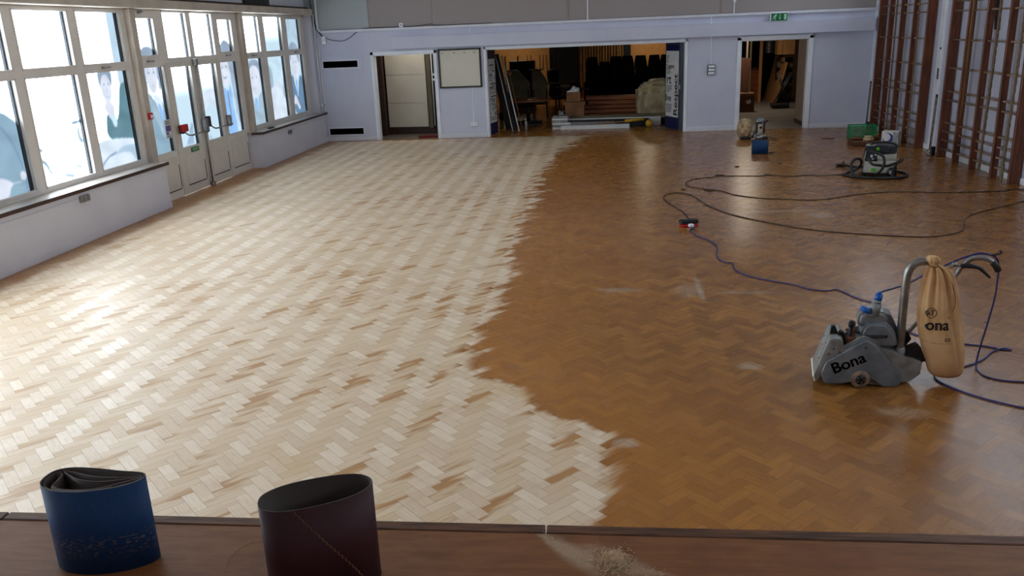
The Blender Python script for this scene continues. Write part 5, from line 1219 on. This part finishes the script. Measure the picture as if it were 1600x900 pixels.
t, Mx, L = leaf('folding_door_leaf', (1.775, 20.0), (1.87, 19.955), M['navydark'], 'narrow dark door leaf edge at right side of the wide opening')
b = NB(); box(b, .0, .02, -.02, 0, .95, 1.05, .003, Mx); obj('handle', b, M['metal'], t)

# ================================================================== THE ROOM BEYOND THE WIDE OPENING
t = thing('round_table', (-1.95, 22.3, 0), 'brown topped table with an H shaped base in the room beyond', 'table')
b = NB(); lathe(b, [(.30, .62), (.64, .62), (.66, .63), (.66, .645), (.64, .652), (.30, .652)], (-1.98, 22.3, 0), 40); obj('table_top', b, M['tabletop'], t)
b = NB(); cyl(b, (-1.95, 22.3, .05), (-1.95, 22.3, .62), .045, 14); obj('column', b, M['black'], t)
b = NB(); box(b, -2.32, -1.60, 21.95, 22.03, 0, .06, .01); box(b, -2.32, -1.60, 22.6, 22.68, 0, .06, .01); box(b, -1.99, -1.91, 22.0, 22.65, .01, .06, .01); obj('base', b, M['black'], t)
b = NB(); box(b, -1.93, -1.83, 22.05, 22.12, .652, .672, .004); obj('small_packet', b, M['cream'], label='small pale packet lying on the round table', cat='packet', loc=(-1.88, 22.1, .652))
t = thing('water_bottle', (-1.89, 20.9, 0), 'clear plastic bottle standing on the floor in front of the table', 'bottle')
b = NB(); lathe(b, [(.03, 0), (.038, .01), (.036, .12), (.038, .20), (.016, .25), (.016, .27)], (-1.89, 20.9, 0), 16); obj('body', b, M['machine2'], t)
b = NB(); lathe(b, [(.018, .268), (.018, .295), (.01, .297)], (-1.89, 20.9, 0), 12); obj('cap', b, M['white'], t)
# metal lengths leaning on the left
for i, (top, bot, w_, m, lab) in enumerate((((-2.62, 21.2, 1.81), (-2.22, 20.85, .0), .014, 'white', 'pale rail leaning at far left of the dark room'), ((-2.46, 21.15, 1.81), (-2.06, 20.8, .0), .02, 'white', 'silver rail leaning against the dark panel on the left'), ((-2.30, 21.2, 1.40), (-1.98, 20.9, .0), .014, 'card', 'shorter tan rail leaning rightmost of the three rails'))):
    b = NB(); ring_sweep(b, [top, bot], w_, 4); obj('leaning_rail', b, M[m], label=lab, cat='rail', loc=bot)
b = NB(); box(b, -2.32, -2.22, 21.0, 21.06, 1.34, 1.42, .02); obj('rail_bracket', b, M['card'], label='small tan bracket hooked on the leaning rails', cat='bracket', loc=(-2.27, 21.03, 1.34))
b = NB(); box(b, -.26, .0, -.03, .03, 0, 1.9, .01, Matrix.Translation((-2.17, 21.25, .0)) @ Matrix.Rotation(math.radians(-11.5), 4, 'Y')); obj('black_board', b, M['black'], label='black panel leaning behind the rails on the left', cat='panel', loc=(-2.2, 21.25, 0))
t = thing('dark_armchair', (-2.35, 21.6, 0), 'very dark upholstered chair beside the round table', 'chair')
b = NB(); box(b, -2.62, -2.18, 21.35, 21.85, .22, .42, .04); obj('seat', b, M['navydark'], t); b = NB(); box(b, -2.62, -2.18, 21.80, 21.90, .40, .62, .04); obj('backrest', b, M['navydark'], t)
for x in (-2.58, -2.22):
    for y in (21.4, 21.82): b = NB(); cyl(b, (x, y, 0), (x, y, .23), .02, 8); obj('leg', b, M['black'], t)
def folded_desk(cx_, y, w_, lab, flip=1):
    t = thing('folding_screen', (cx_, y, 0), lab, 'screen', 'folded table ends beyond the round table')
    h0 = .42; b = NB(); prism(b, [(cx_ - w_ / 2, h0), (cx_ - w_ / 2, 1.30), (cx_ - w_ / 2 + (.02 if flip > 0 else .12), 1.36), (cx_ + w_ * .02, 1.34), (cx_ + w_ / 2, 1.0), (cx_ + w_ / 2, h0)], 'y', y, y + .04, .006); obj('board', b, M['khaki'], t)
    for s in (-1, 1):
        b = NB(); box(b, cx_ + s * w_ * .42 - .025, cx_ + s * w_ * .42 + .025, y - .02, y + .06, 0, .80, .004); obj('leg', b, M['black'], t)
    b = NB(); box(b, cx_ - w_ * .45, cx_ + w_ * .45, y - .012, y + .03, .38, .44); obj('crossbar', b, M['black'], t)
folded_desk(-2.30, 23.6, .62, 'khaki board with sloped corner, left one behind the round table'); folded_desk(-1.72, 23.7, .44, 'khaki board with sloped corner, right one behind the round table', -1)

def stack_chair(name='stacking_chair'):
    t = thing(name, (0, 0, 0))
    b = NB(); box(b, -.21, .21, -.21, .19, .43, .46, .015); obj('seat', b, M['chairblack'], t)
    b = NB(); prism(b, [(-.19, .50), (-.20, .62), (-.155, .86), (.155, .86), (.20, .62), (.19, .50)], 'y', .20, .225, .03); obj('backrest', b, M['chairblack'], t, sm=45)
    for sx in (-1, 1):
        for y0, y1, h in ((-.19, -.23, .43), (.19, .25, .60)):
            b = NB(); tube(b, [(sx * .20, y1, 0), (sx * .19, y0, .43), (sx * .185, .20 if h > .5 else y0, h)], .011, 6); obj('leg', b, M['darkmetal'], t)
    return t
ch = stack_chair(); first = True
stacks = [(-.30, 5), (.06, 4), (.45, 5), (.84, 5), (1.25, 5), (1.62, 5), (2.02, 5)]
order = 'first second third fourth fifth sixth seventh'.split()
src = None
for si, (x, nn) in enumerate(stacks):
    for k in range(nn):
        o = ch if src is None else copy_tree(ch, None, PROTO)
        if src is None:
            src = ch; PROTO = [ch] + [q for q in COL.objects if q.parent == ch]
        o.location = (x, 27.9 + random.uniform(-.05, .05) + k * .04, k * .155 + .0); o.rotation_euler = (0, 0, PI + random.uniform(-.12, .12) + (0 if si != 5 else .15))
        pos = (('bottom', 'second up', 'third up', 'fourth up') + ('top',))[k if k < nn - 1 else 4]
        tag(o, f'black plastic chair, {pos} in the {order[si]} stack from the left before the curtain', 'chair', 'stacked black chairs')
# clutter on the left: desks with upturned chairs
def desk(x, y, w_, h_, lab, m='khaki'):
    t = thing('school_desk', (x, y, 0), lab, 'desk')
    b = NB(); box(b, x - w_ / 2, x + w_ / 2, y - .3, y + .3, h_, h_ + .03, .005); obj('desk_top', b, M[m], t)
    for sx in (-1, 1):
        for sy in (-1, 1): b = NB(); box(b, x + sx * (w_ / 2 - .05) - .015, x + sx * (w_ / 2 - .05) + .015, y + sy * .26 - .015, y + sy * .26 + .015, 0, h_); obj('leg', b, M['darkmetal'], t)
desk(-2.75, 26.6, .95, .74, 'dark desk far left under an upturned chair', 'brownwall'); desk(-1.75, 26.8, .9, .74, 'desk under the middle upturned chair before the ochre wall', 'brownwall'); desk(-1.15, 25.4, .55, .74, 'small pale desk right of the khaki boards')
desk(-.62, 25.8, .5, .62, 'small dark desk nearest to the black doors', 'black')
for x, y, z, lab in ((-2.05, 26.7, .77, 'brown chair upside down on a desk before the ochre wall'), (-1.45, 26.8, .77, 'dark chair upside down with legs up near the black doors'), (-2.8, 26.7, .77, 'dark chair upside down at the far left')):
    o = copy_tree(ch, None, PROTO); o.name = 'upturned_chair'; o.location = (x, y, z + .87); o.rotation_euler = (PI, 0, random.uniform(-.5, .5) + (0 if x < -2 else PI)); 
    if 'group' in o: del o['group']
    tag(o, lab, 'chair')
for x, y, r_, lab in ((-1.28, 24.9, .5, 'dark chair standing just right of the khaki boards'), (-.86, 25.1, -.3, 'dark chair right of the small pale desk')):
    o = copy_tree(ch, None, PROTO); o.location = (x, y, 0); o.rotation_euler = (0, 0, r_)
    if 'group' in o: del o['group']
    tag(o, lab, 'chair')
t = thing('dark_cabinet', (-2.4, 27.4, 0), 'dark cabinet against the ochre wall behind the khaki boards', 'cabinet')
b = NB(); box(b, -2.95, -2.15, 27.4, 27.9, 0, 1.45, .01); obj('carcass', b, M['black'], t)
for k in range(2): b = NB(); box(b, -2.93 + k * .4, -2.57 + k * .4, 27.385, 27.4, .05, 1.42, .004); obj('door', b, M['navydark'], t)
t = thing('dark_filler_block', (.35, 26.3, 0), 'long black block added to keep the space under the chair stacks dark', 'case')  # black block added so the space below the stacked chairs stays dark
b = NB(); box(b, -.55, 1.9, 26.0, 26.6, 0, .80, .02); obj('filler_body', b, M['dark'], t);

# building materials on the floor of the opening
def carton(name, x0, x1, y0, y1, z0, z1, m, lab, flap=True, cat='box'):
    t = thing(name, ((x0 + x1) / 2, (y0 + y1) / 2, z0), lab, cat)
    b = NB(); box(b, x0, x1, y0, y1, z0, z1, .004); obj('carton', b, M[m], t)
    if flap:
        for pp in ([(x0 - .05, z1 - .03), (x0, z1 + .005), (x0 + .1, z1 + .008), (x0, z1 - .0)], [(x1 + .05, z1 - .02), (x1, z1 + .005), (x1 - .1, z1 + .008), (x1, z1)]):
            b = NB(); prism(b, pp, 'y', y0, y1); obj('flap', b, M['card'], t)
        b = NB(); box(b, x0 - .03, x1 + .03, y0 - .01, y0, z1 - .07, z1); obj('flap', b, M['card'], t)
    return t
carton('cardboard_box', -.94, -.46, 21.6, 22.0, .0, .60, 'card', 'large brown cardboard box standing behind the white tile stack')
t = carton('cardboard_box', -.90, -.55, 21.62, 21.92, .612, .84, 'card', 'small brown cardboard box stacked on the larger one', False)
t = thing('dust_mask', (-.72, 21.76, .84), 'white crumpled paper bag lying on the topmost cardboard box', 'bag')
b = NB(); bmesh.ops.create_icosphere(b, subdivisions=3, radius=.10)
for v in b.verts:
    s = 1 + .16 * math.sin(v.co.x * 45) * math.cos(v.co.z * 37); v.co = Vector((-.68 + v.co.x * 1.25 * s, 21.76 + v.co.y * .9, .842 + max(0, v.co.z + .03) * 1.05 * s))
obj('paper_bag', b, M['paper'], t, sm=60); b = NB(); prism(b, [(-.90, .842), (-.88, .87), (-.76, .90), (-.72, .88), (-.74, .845)], 'y', 21.66, 21.80); obj('folded_flap', b, M['paper'], t)
t = thing('tile_stack', (-1.05, 21.05, 0), 'stack of flat white packs at the left end of the long lengths', 'packs')
for k in range(6):
    b = NB(); x0 = -1.24 + random.uniform(-.01, .02); box(b, x0, x0 + (.46 if k < 3 else .40), 20.95, 21.4, .0 + k * .055, .05 + k * .055, .004); obj('pack', b, M['machine2' if k % 2 else 'paper'], t)
b = NB(); box(b, -1.08, -.96, 21.1, 21.2, .33, .39, .01); tube(b, [(-1.08, 21.15, .39), (-1.05, 21.15, .43), (-1.0, 21.15, .39), (-.96, 21.15, .43)], .014, 6, 3); obj('taps_bag', b, M['machine2'], label='small grey lump on top of the white packs', cat='bag', loc=(-1.02, 21.15, .33))
def board(x0, x1, y0, y1, z0, z1, m, lab, rz=0., name='timber_length', cat='board', tilt=0.):
    b = NB(); L = x1 - x0; box(b, 0, L, 0, y1 - y0, 0, z1 - z0, .003, Matrix.Translation((x0, y0, z0)) @ Matrix.Rotation(rz, 4, 'Z') @ Matrix.Rotation(-tilt, 4, 'Y')); obj(name, b, M[m], label=lab, cat=cat, loc=(x0, y0, z0))
board(-1.02, .66, 20.80, 20.90, 0, .10, 'paper', 'white boxed length nearest the camera on the floor of the opening', .02)
board(-1.00, .30, 20.98, 21.06, 0, .16, 'metal', 'silver rail lying just behind the white length', .01)
board(-.95, 1.15, 21.14, 21.22, 0, .19, 'darkmetal', 'dark rail lying in the pile behind the silver rail', .015)
board(-.85, 1.45, 21.30, 21.42, 0, .21, 'paper', 'long pale trunking length on top of the pile', .01)
board(-.78, 1.2, 21.55, 21.65, 0, .26, 'khaki', 'thin yellowish length at the back of the pile', .005)
board(-.15, .95, 20.92, 20.955, .10, .12, 'chip', 'thin timber batten slanting across the pile', .03, tilt=.05)
b = NB(); cyl(b, (.55, 20.95, .16), (1.02, 20.98, .19), .035, 12); obj('yellow_tube', b, M['yplastic'], label='yellow tube lying on the right end of the pile', cat='tube', loc=(.78, 20.96, .14))
b = NB(); lathe(b, [(.03, -.06), (.085, -.05), (.09, .0), (.085, .05), (.03, .06)], (1.14, 20.95, .09), 20, 'y') if False else lathe(b, [(.03, 20.89), (.085, 20.90), (.09, 20.95), (.085, 21.0), (.03, 21.01)], (1.14, 0, .09), 20, 'y'); obj('yellow_reel', b, M['yplastic'], label='round yellow reel on the floor at the right end of the pile', cat='reel', loc=(1.14, 20.95, 0))
t = thing('plank_stack', (.35, 22.9, 0), 'stack of long orange brown wooden planks behind the pile', 'planks')
for k in range(5):
    b = NB(); x0 = -.45 + random.uniform(-.05, .08) - (.25 if k == 2 else 0); box(b, x0, 1.05, 22.6 + k * .03, 23.1, .10 + k * .11, .195 + k * .11, .006); obj('plank', b, M['teak'], t)
b = NB(); box(b, -.25, -.1, 22.6, 23.1, 0, .10); box(b, .8, .95, 22.6, 23.1, 0, .10); obj('bearer', b, M['brownwall'], t)
b = NB(); box(b, -.05, .38, 22.2, 22.34, .0, .20, .01); obj('red_case', b, M['matred'], label='dark red case lying in front of the orange planks', cat='case', loc=(.2, 22.3, 0))
b = NB(); box(b, .40, 1.0, 22.1, 22.2, 0, .22, .005); obj('pale_board', b, M['cardd'], label='brown board edge lying right of the red case', cat='board', loc=(.7, 22.15, 0))
# polythene-wrapped furniture
b = NB(); bmesh.ops.create_icosphere(b, subdivisions=5, radius=1)
def sgn(q, e): return math.copysign(abs(q) ** e, q)
for v in b.verts:
    c = v.co.copy(); q = Vector((sgn(c.x, .55), sgn(c.y, .55), sgn(c.z, .55)))
    nz = mn.noise(c * 3.2) * .10 + mn.noise(c * 8) * .05 + abs(mn.noise(c * 5 + Vector((3, 1, 2)))) * .07
    q *= 1 + nz
    if c.x < 0: q.x += .12 * (1 - abs(c.z)) * 0; 
    if c.z > .2 and c.x < -.2: q.z -= (c.z - .2) * .5 * (-c.x)
    v.co = Vector((1.42 + q.x * .52, 22.45 + q.y * .42, max(.0, .52 + q.z * .52)))
obj('wrapped_bundle', b, M['plastic'], label='large crumpled polythene wrapped bundle left of the Respect poster', cat='bundle', loc=(1.42, 22.45, 0), sm=25)
b = NB(); box(b, 1.30, 1.60, 21.55, 21.75, 0, .14, .02); tube(b, [(1.25, 21.6, .1), (1.3, 21.5, .16), (1.45, 21.5, .1), (1.5, 21.55, .02)], .02, 6, 4); obj('tool_heap', b, M['black'], label='black tool bag at the foot of the polythene bundle', cat='bag', loc=(1.45, 21.6, 0))

# ================================================================== STORE ROOM
t = carton('cardboard_box', 3.77, 4.13, 23.75, 24.15, 0, .50, 'cardd', 'brown cardboard box on the store room floor by the left jamb')
b = NB(); prism(b, [(3.90, .27), (3.93, .33), (3.98, .31), (4.01, .36), (4.04, .30), (4.03, .24), (3.95, .22)], 'y', 23.742, 23.748); obj('torn_label', b, M['paper'], t)
b = NB(); prism(b, [(3.60, 0), (3.60, 1.45), (4.13, 1.40), (4.02, 0)], 'y', 24.45, 24.48, .003); obj('leaning_board', b, M['cardd'], label='brown board leaning behind the box in the store room', cat='board', loc=(3.8, 24.45, 0))
b = NB(); v = [b.verts.new(q) for q in ((5.05, 25.7, 0), (5.12, 27.85, 0), (5.41, 27.85, 1.20), (5.34, 25.7, 1.20))]; b.faces.new(v); o = obj('tall_board', b, M['chip'], label='big yellow chipboard sheet leaning in the middle of the store room', cat='board', loc=(5.1, 26.4, 0)); o.modifiers.new('s', 'SOLIDIFY').thickness = .035
t = thing('wall_cabinet', (5.05, 25.6, 1.45), 'orange wood cabinet hanging at top of the store room doorway', 'cabinet')
b = NB(); box(b, 5.12, 5.62, 26.0, 26.4, 1.40, 2.4, .006); obj('carcass', b, M['chip'], t); b = NB(); box(b, 5.12, 5.26, 25.98, 26.0, 1.41, 2.39, .004); box(b, 5.275, 5.61, 25.98, 26.0, 1.41, 2.39, .004); obj('door', b, M['chip'], t)
b = NB(); box(b, 5.5, 6.1, 26.9, 27.0, 0, 2.6); struct('wall_store_pier', b, M['beige'])
t = thing('folding_stool_frame', (4.7, 24.6, 0), 'folded black metal trolley frame leaning right in the store room', 'trolley')
b = NB()
for y in (24.5, 24.75): tube(b, [(4.80, y, .05), (5.25, y, .95)], .018, 6); tube(b, [(5.22, y, .05), (4.92, y, .95)], .018, 6)
for q in ((4.80, .05), (5.25, .95), (5.22, .05)): cyl(b, (q[0], 24.5, q[1]), (q[0], 24.75, q[1]), .018, 6)
obj('frame', b, M['black'], t); b = NB(); box(b, 4.75, 5.2, 24.45, 24.8, .02, .14, .02); obj('base', b, M['black'], t)
t = thing('pallet_rack', (5.47, 26.5, 0), 'rack of pale blocks behind the black trolley frame', 'rack')
RK = (.22, 1.35)
for r_ in range(4):
    for k in range(3): b = NB(); box(b, 5.24 + k * .16, 5.36 + k * .16, 26.45, 26.65, .12 + r_ * .30, .28 + r_ * .30, .01); obj('block', b, M['khaki'], t)
b = NB(); box(b, 5.22, 5.72, 26.65, 26.69, 0, 1.3); [box(b, 5.22, 5.72, 26.41, 26.69, .09 + r_ * .30, .12 + r_ * .30) for r_ in range(4)]; obj('shelves', b, M['darkmetal'], t)
t = thing('duct_hose', (5.05, 27.5, 1.6), 'silver ribbed duct hanging in the dark of the store room', 'duct')
b = NB(); P = [(5.18, 27.6, 1.42 + k * .0125) for k in range(90)]; ring_sweep(b, P, [.17 + .018 * math.sin(k * .95) for k in range(90)], 20); obj('ribbed_hose', b, M['metal'], t)
for x, y, w_, m, lab in ((4.25, 25.5, .05, 'khaki', 'narrow upright timber left of the dark gap in the store room'), (4.05, 24.9, .05, 'beige', 'pale upright batten above the brown board in the store room'), (4.72, 26.6, .09, 'chip', 'wide upright timber beside the dark gap in the store room')):
    b = NB(); box(b, x, x + w_, y, y + .05, 0, 2.6, .003); obj('upright_timber', b, M[m], label=lab, cat='timber', loc=(x, y, 0))
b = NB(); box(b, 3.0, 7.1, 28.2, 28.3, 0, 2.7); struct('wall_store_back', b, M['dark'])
t = carton('wooden_crate', 4.62, 4.92, 27.5, 27.8, 0, .90, 'teak', 'orange wooden crate behind the big chipboard sheet', False, 'crate')
b = NB(); bmesh.ops.create_icosphere(b, subdivisions=3, radius=.12)
for v in b.verts: v.co = Vector((4.77 + v.co.x, 27.65 + v.co.y, .905 + max(0, v.co.z) * .7 + mn.noise(v.co * 14) * .02 * (v.co.z > 0)))
obj('cloth_heap', b, M['cardd'], label='crumpled brown cloth on the orange wooden crate', cat='cloth', loc=(4.77, 27.65, .905))
t = thing('carton_tray', (5.25, 26.0, 1.2), 'small carton with bottles resting on the chipboard sheet', 'carton')
b = NB(); box(b, 5.29, 5.37, 26.1, 27.2, 1.20, 1.33); obj('carton', b, M['card'], t)
# ================================================================== CAMERA, LIGHT
cam = bpy.data.cameras.new('camera'); co = bpy.data.objects.new('camera', cam); COL.objects.link(co); SC.camera = co
cam.sensor_width = 36; cam.lens = 1299.05 / 1600 * 36; cam.clip_end = 200
p, yw, r = .300211, .114833, -.041380
f = Vector((-math.sin(yw) * math.cos(p), math.cos(yw) * math.cos(p), -math.sin(p)))
rt = Vector((math.cos(yw), math.sin(yw), 0)); up = rt.cross(f)
R = rt * math.cos(r) + up * math.sin(r); U = -rt * math.sin(r) + up * math.cos(r)
co.matrix_world = Matrix(((R.x, U.x, -f.x, 0), (R.y, U.y, -f.y, 0), (R.z, U.z, -f.z, 2.4), (0, 0, 0, 1)))
w = bpy.data.worlds.new('sky'); SC.world = w; w.use_nodes = True
bg = w.node_tree.nodes['Background']; bg.inputs[0].default_value = (.90, .96, 1.0, 1); bg.inputs[1].default_value = WORLD
def portal(name, loc, rot, sx, sy):
    l = bpy.data.lights.new(name, 'AREA'); l.shape = 'RECTANGLE'; l.size = sx; l.size_y = sy; l.cycles.is_portal = True
    o = bpy.data.objects.new(name, l); COL.objects.link(o); o.location = loc; o.rotation_euler = rot
portal('daylight_portal', (-7.0, 10.1, 1.8), (0, -PI / 2, 0), 2.4, 19.2)
portal('daylight_portal', (6.12, 8.4, 4.12), (0, PI / 2, 0), .66, 22.4)
def lamp(name, loc, e, c, size, sy=None):
    l = bpy.data.lights.new(name, 'AREA'); l.energy = e; l.color = c; l.size = size
    if sy: l.shape = 'RECTANGLE'; l.size_y = sy
    o = bpy.data.objects.new(name, l); COL.objects.link(o); o.location = loc; return o
# fill lamps with made-up fittings, added above view to brighten the rooms behind
def added_fill_light(x, y, z, e, c, lab):
    t = thing('added_fill_light', (x, y, z - .06), lab, 'fill light')
    b = NB(); box(b, x - .32, x + .32, y - .32, y + .32, z - .05, z, .005); obj('fill_casing', b, M['white'], t)
    lamp('added_fill_lamp', (x, y, z - .07), e, c, .55)
added_fill_light(1.5, 29.2, 2.75, 9, (1, .84, .62), 'added square fill light, unseen above the stacked chairs')
added_fill_light(-3.0, 29.2, 2.75, 7, (1, .84, .62), 'added square fill light, unseen above the dark desks')
added_fill_light(4.0, 24.0, 2.75, 17, (1, .88, .72), 'added square fill light, unseen in the store room')
added_fill_light(-4.6, 20.5, 2.75, 5, (1, .9, .75), 'added small square fill light, unseen inside the cupboard')
vs = SC.view_settings; SC.display_settings.display_device = 'sRGB'; vs.view_transform = 'Standard'; vs.look = 'None'; vs.exposure = EXPO; vs.gamma = 1.0; vs.use_curve_mapping = False
cy = SC.cycles; cy.use_denoising = True; cy.max_bounces = 8; cy.diffuse_bounces = 5; cy.glossy_bounces = 3; cy.transparent_max_bounces = 10; cy.transmission_bounces = 4
cy.sample_clamp_indirect = 8.0; cy.caustics_reflective = False; cy.caustics_refractive = False
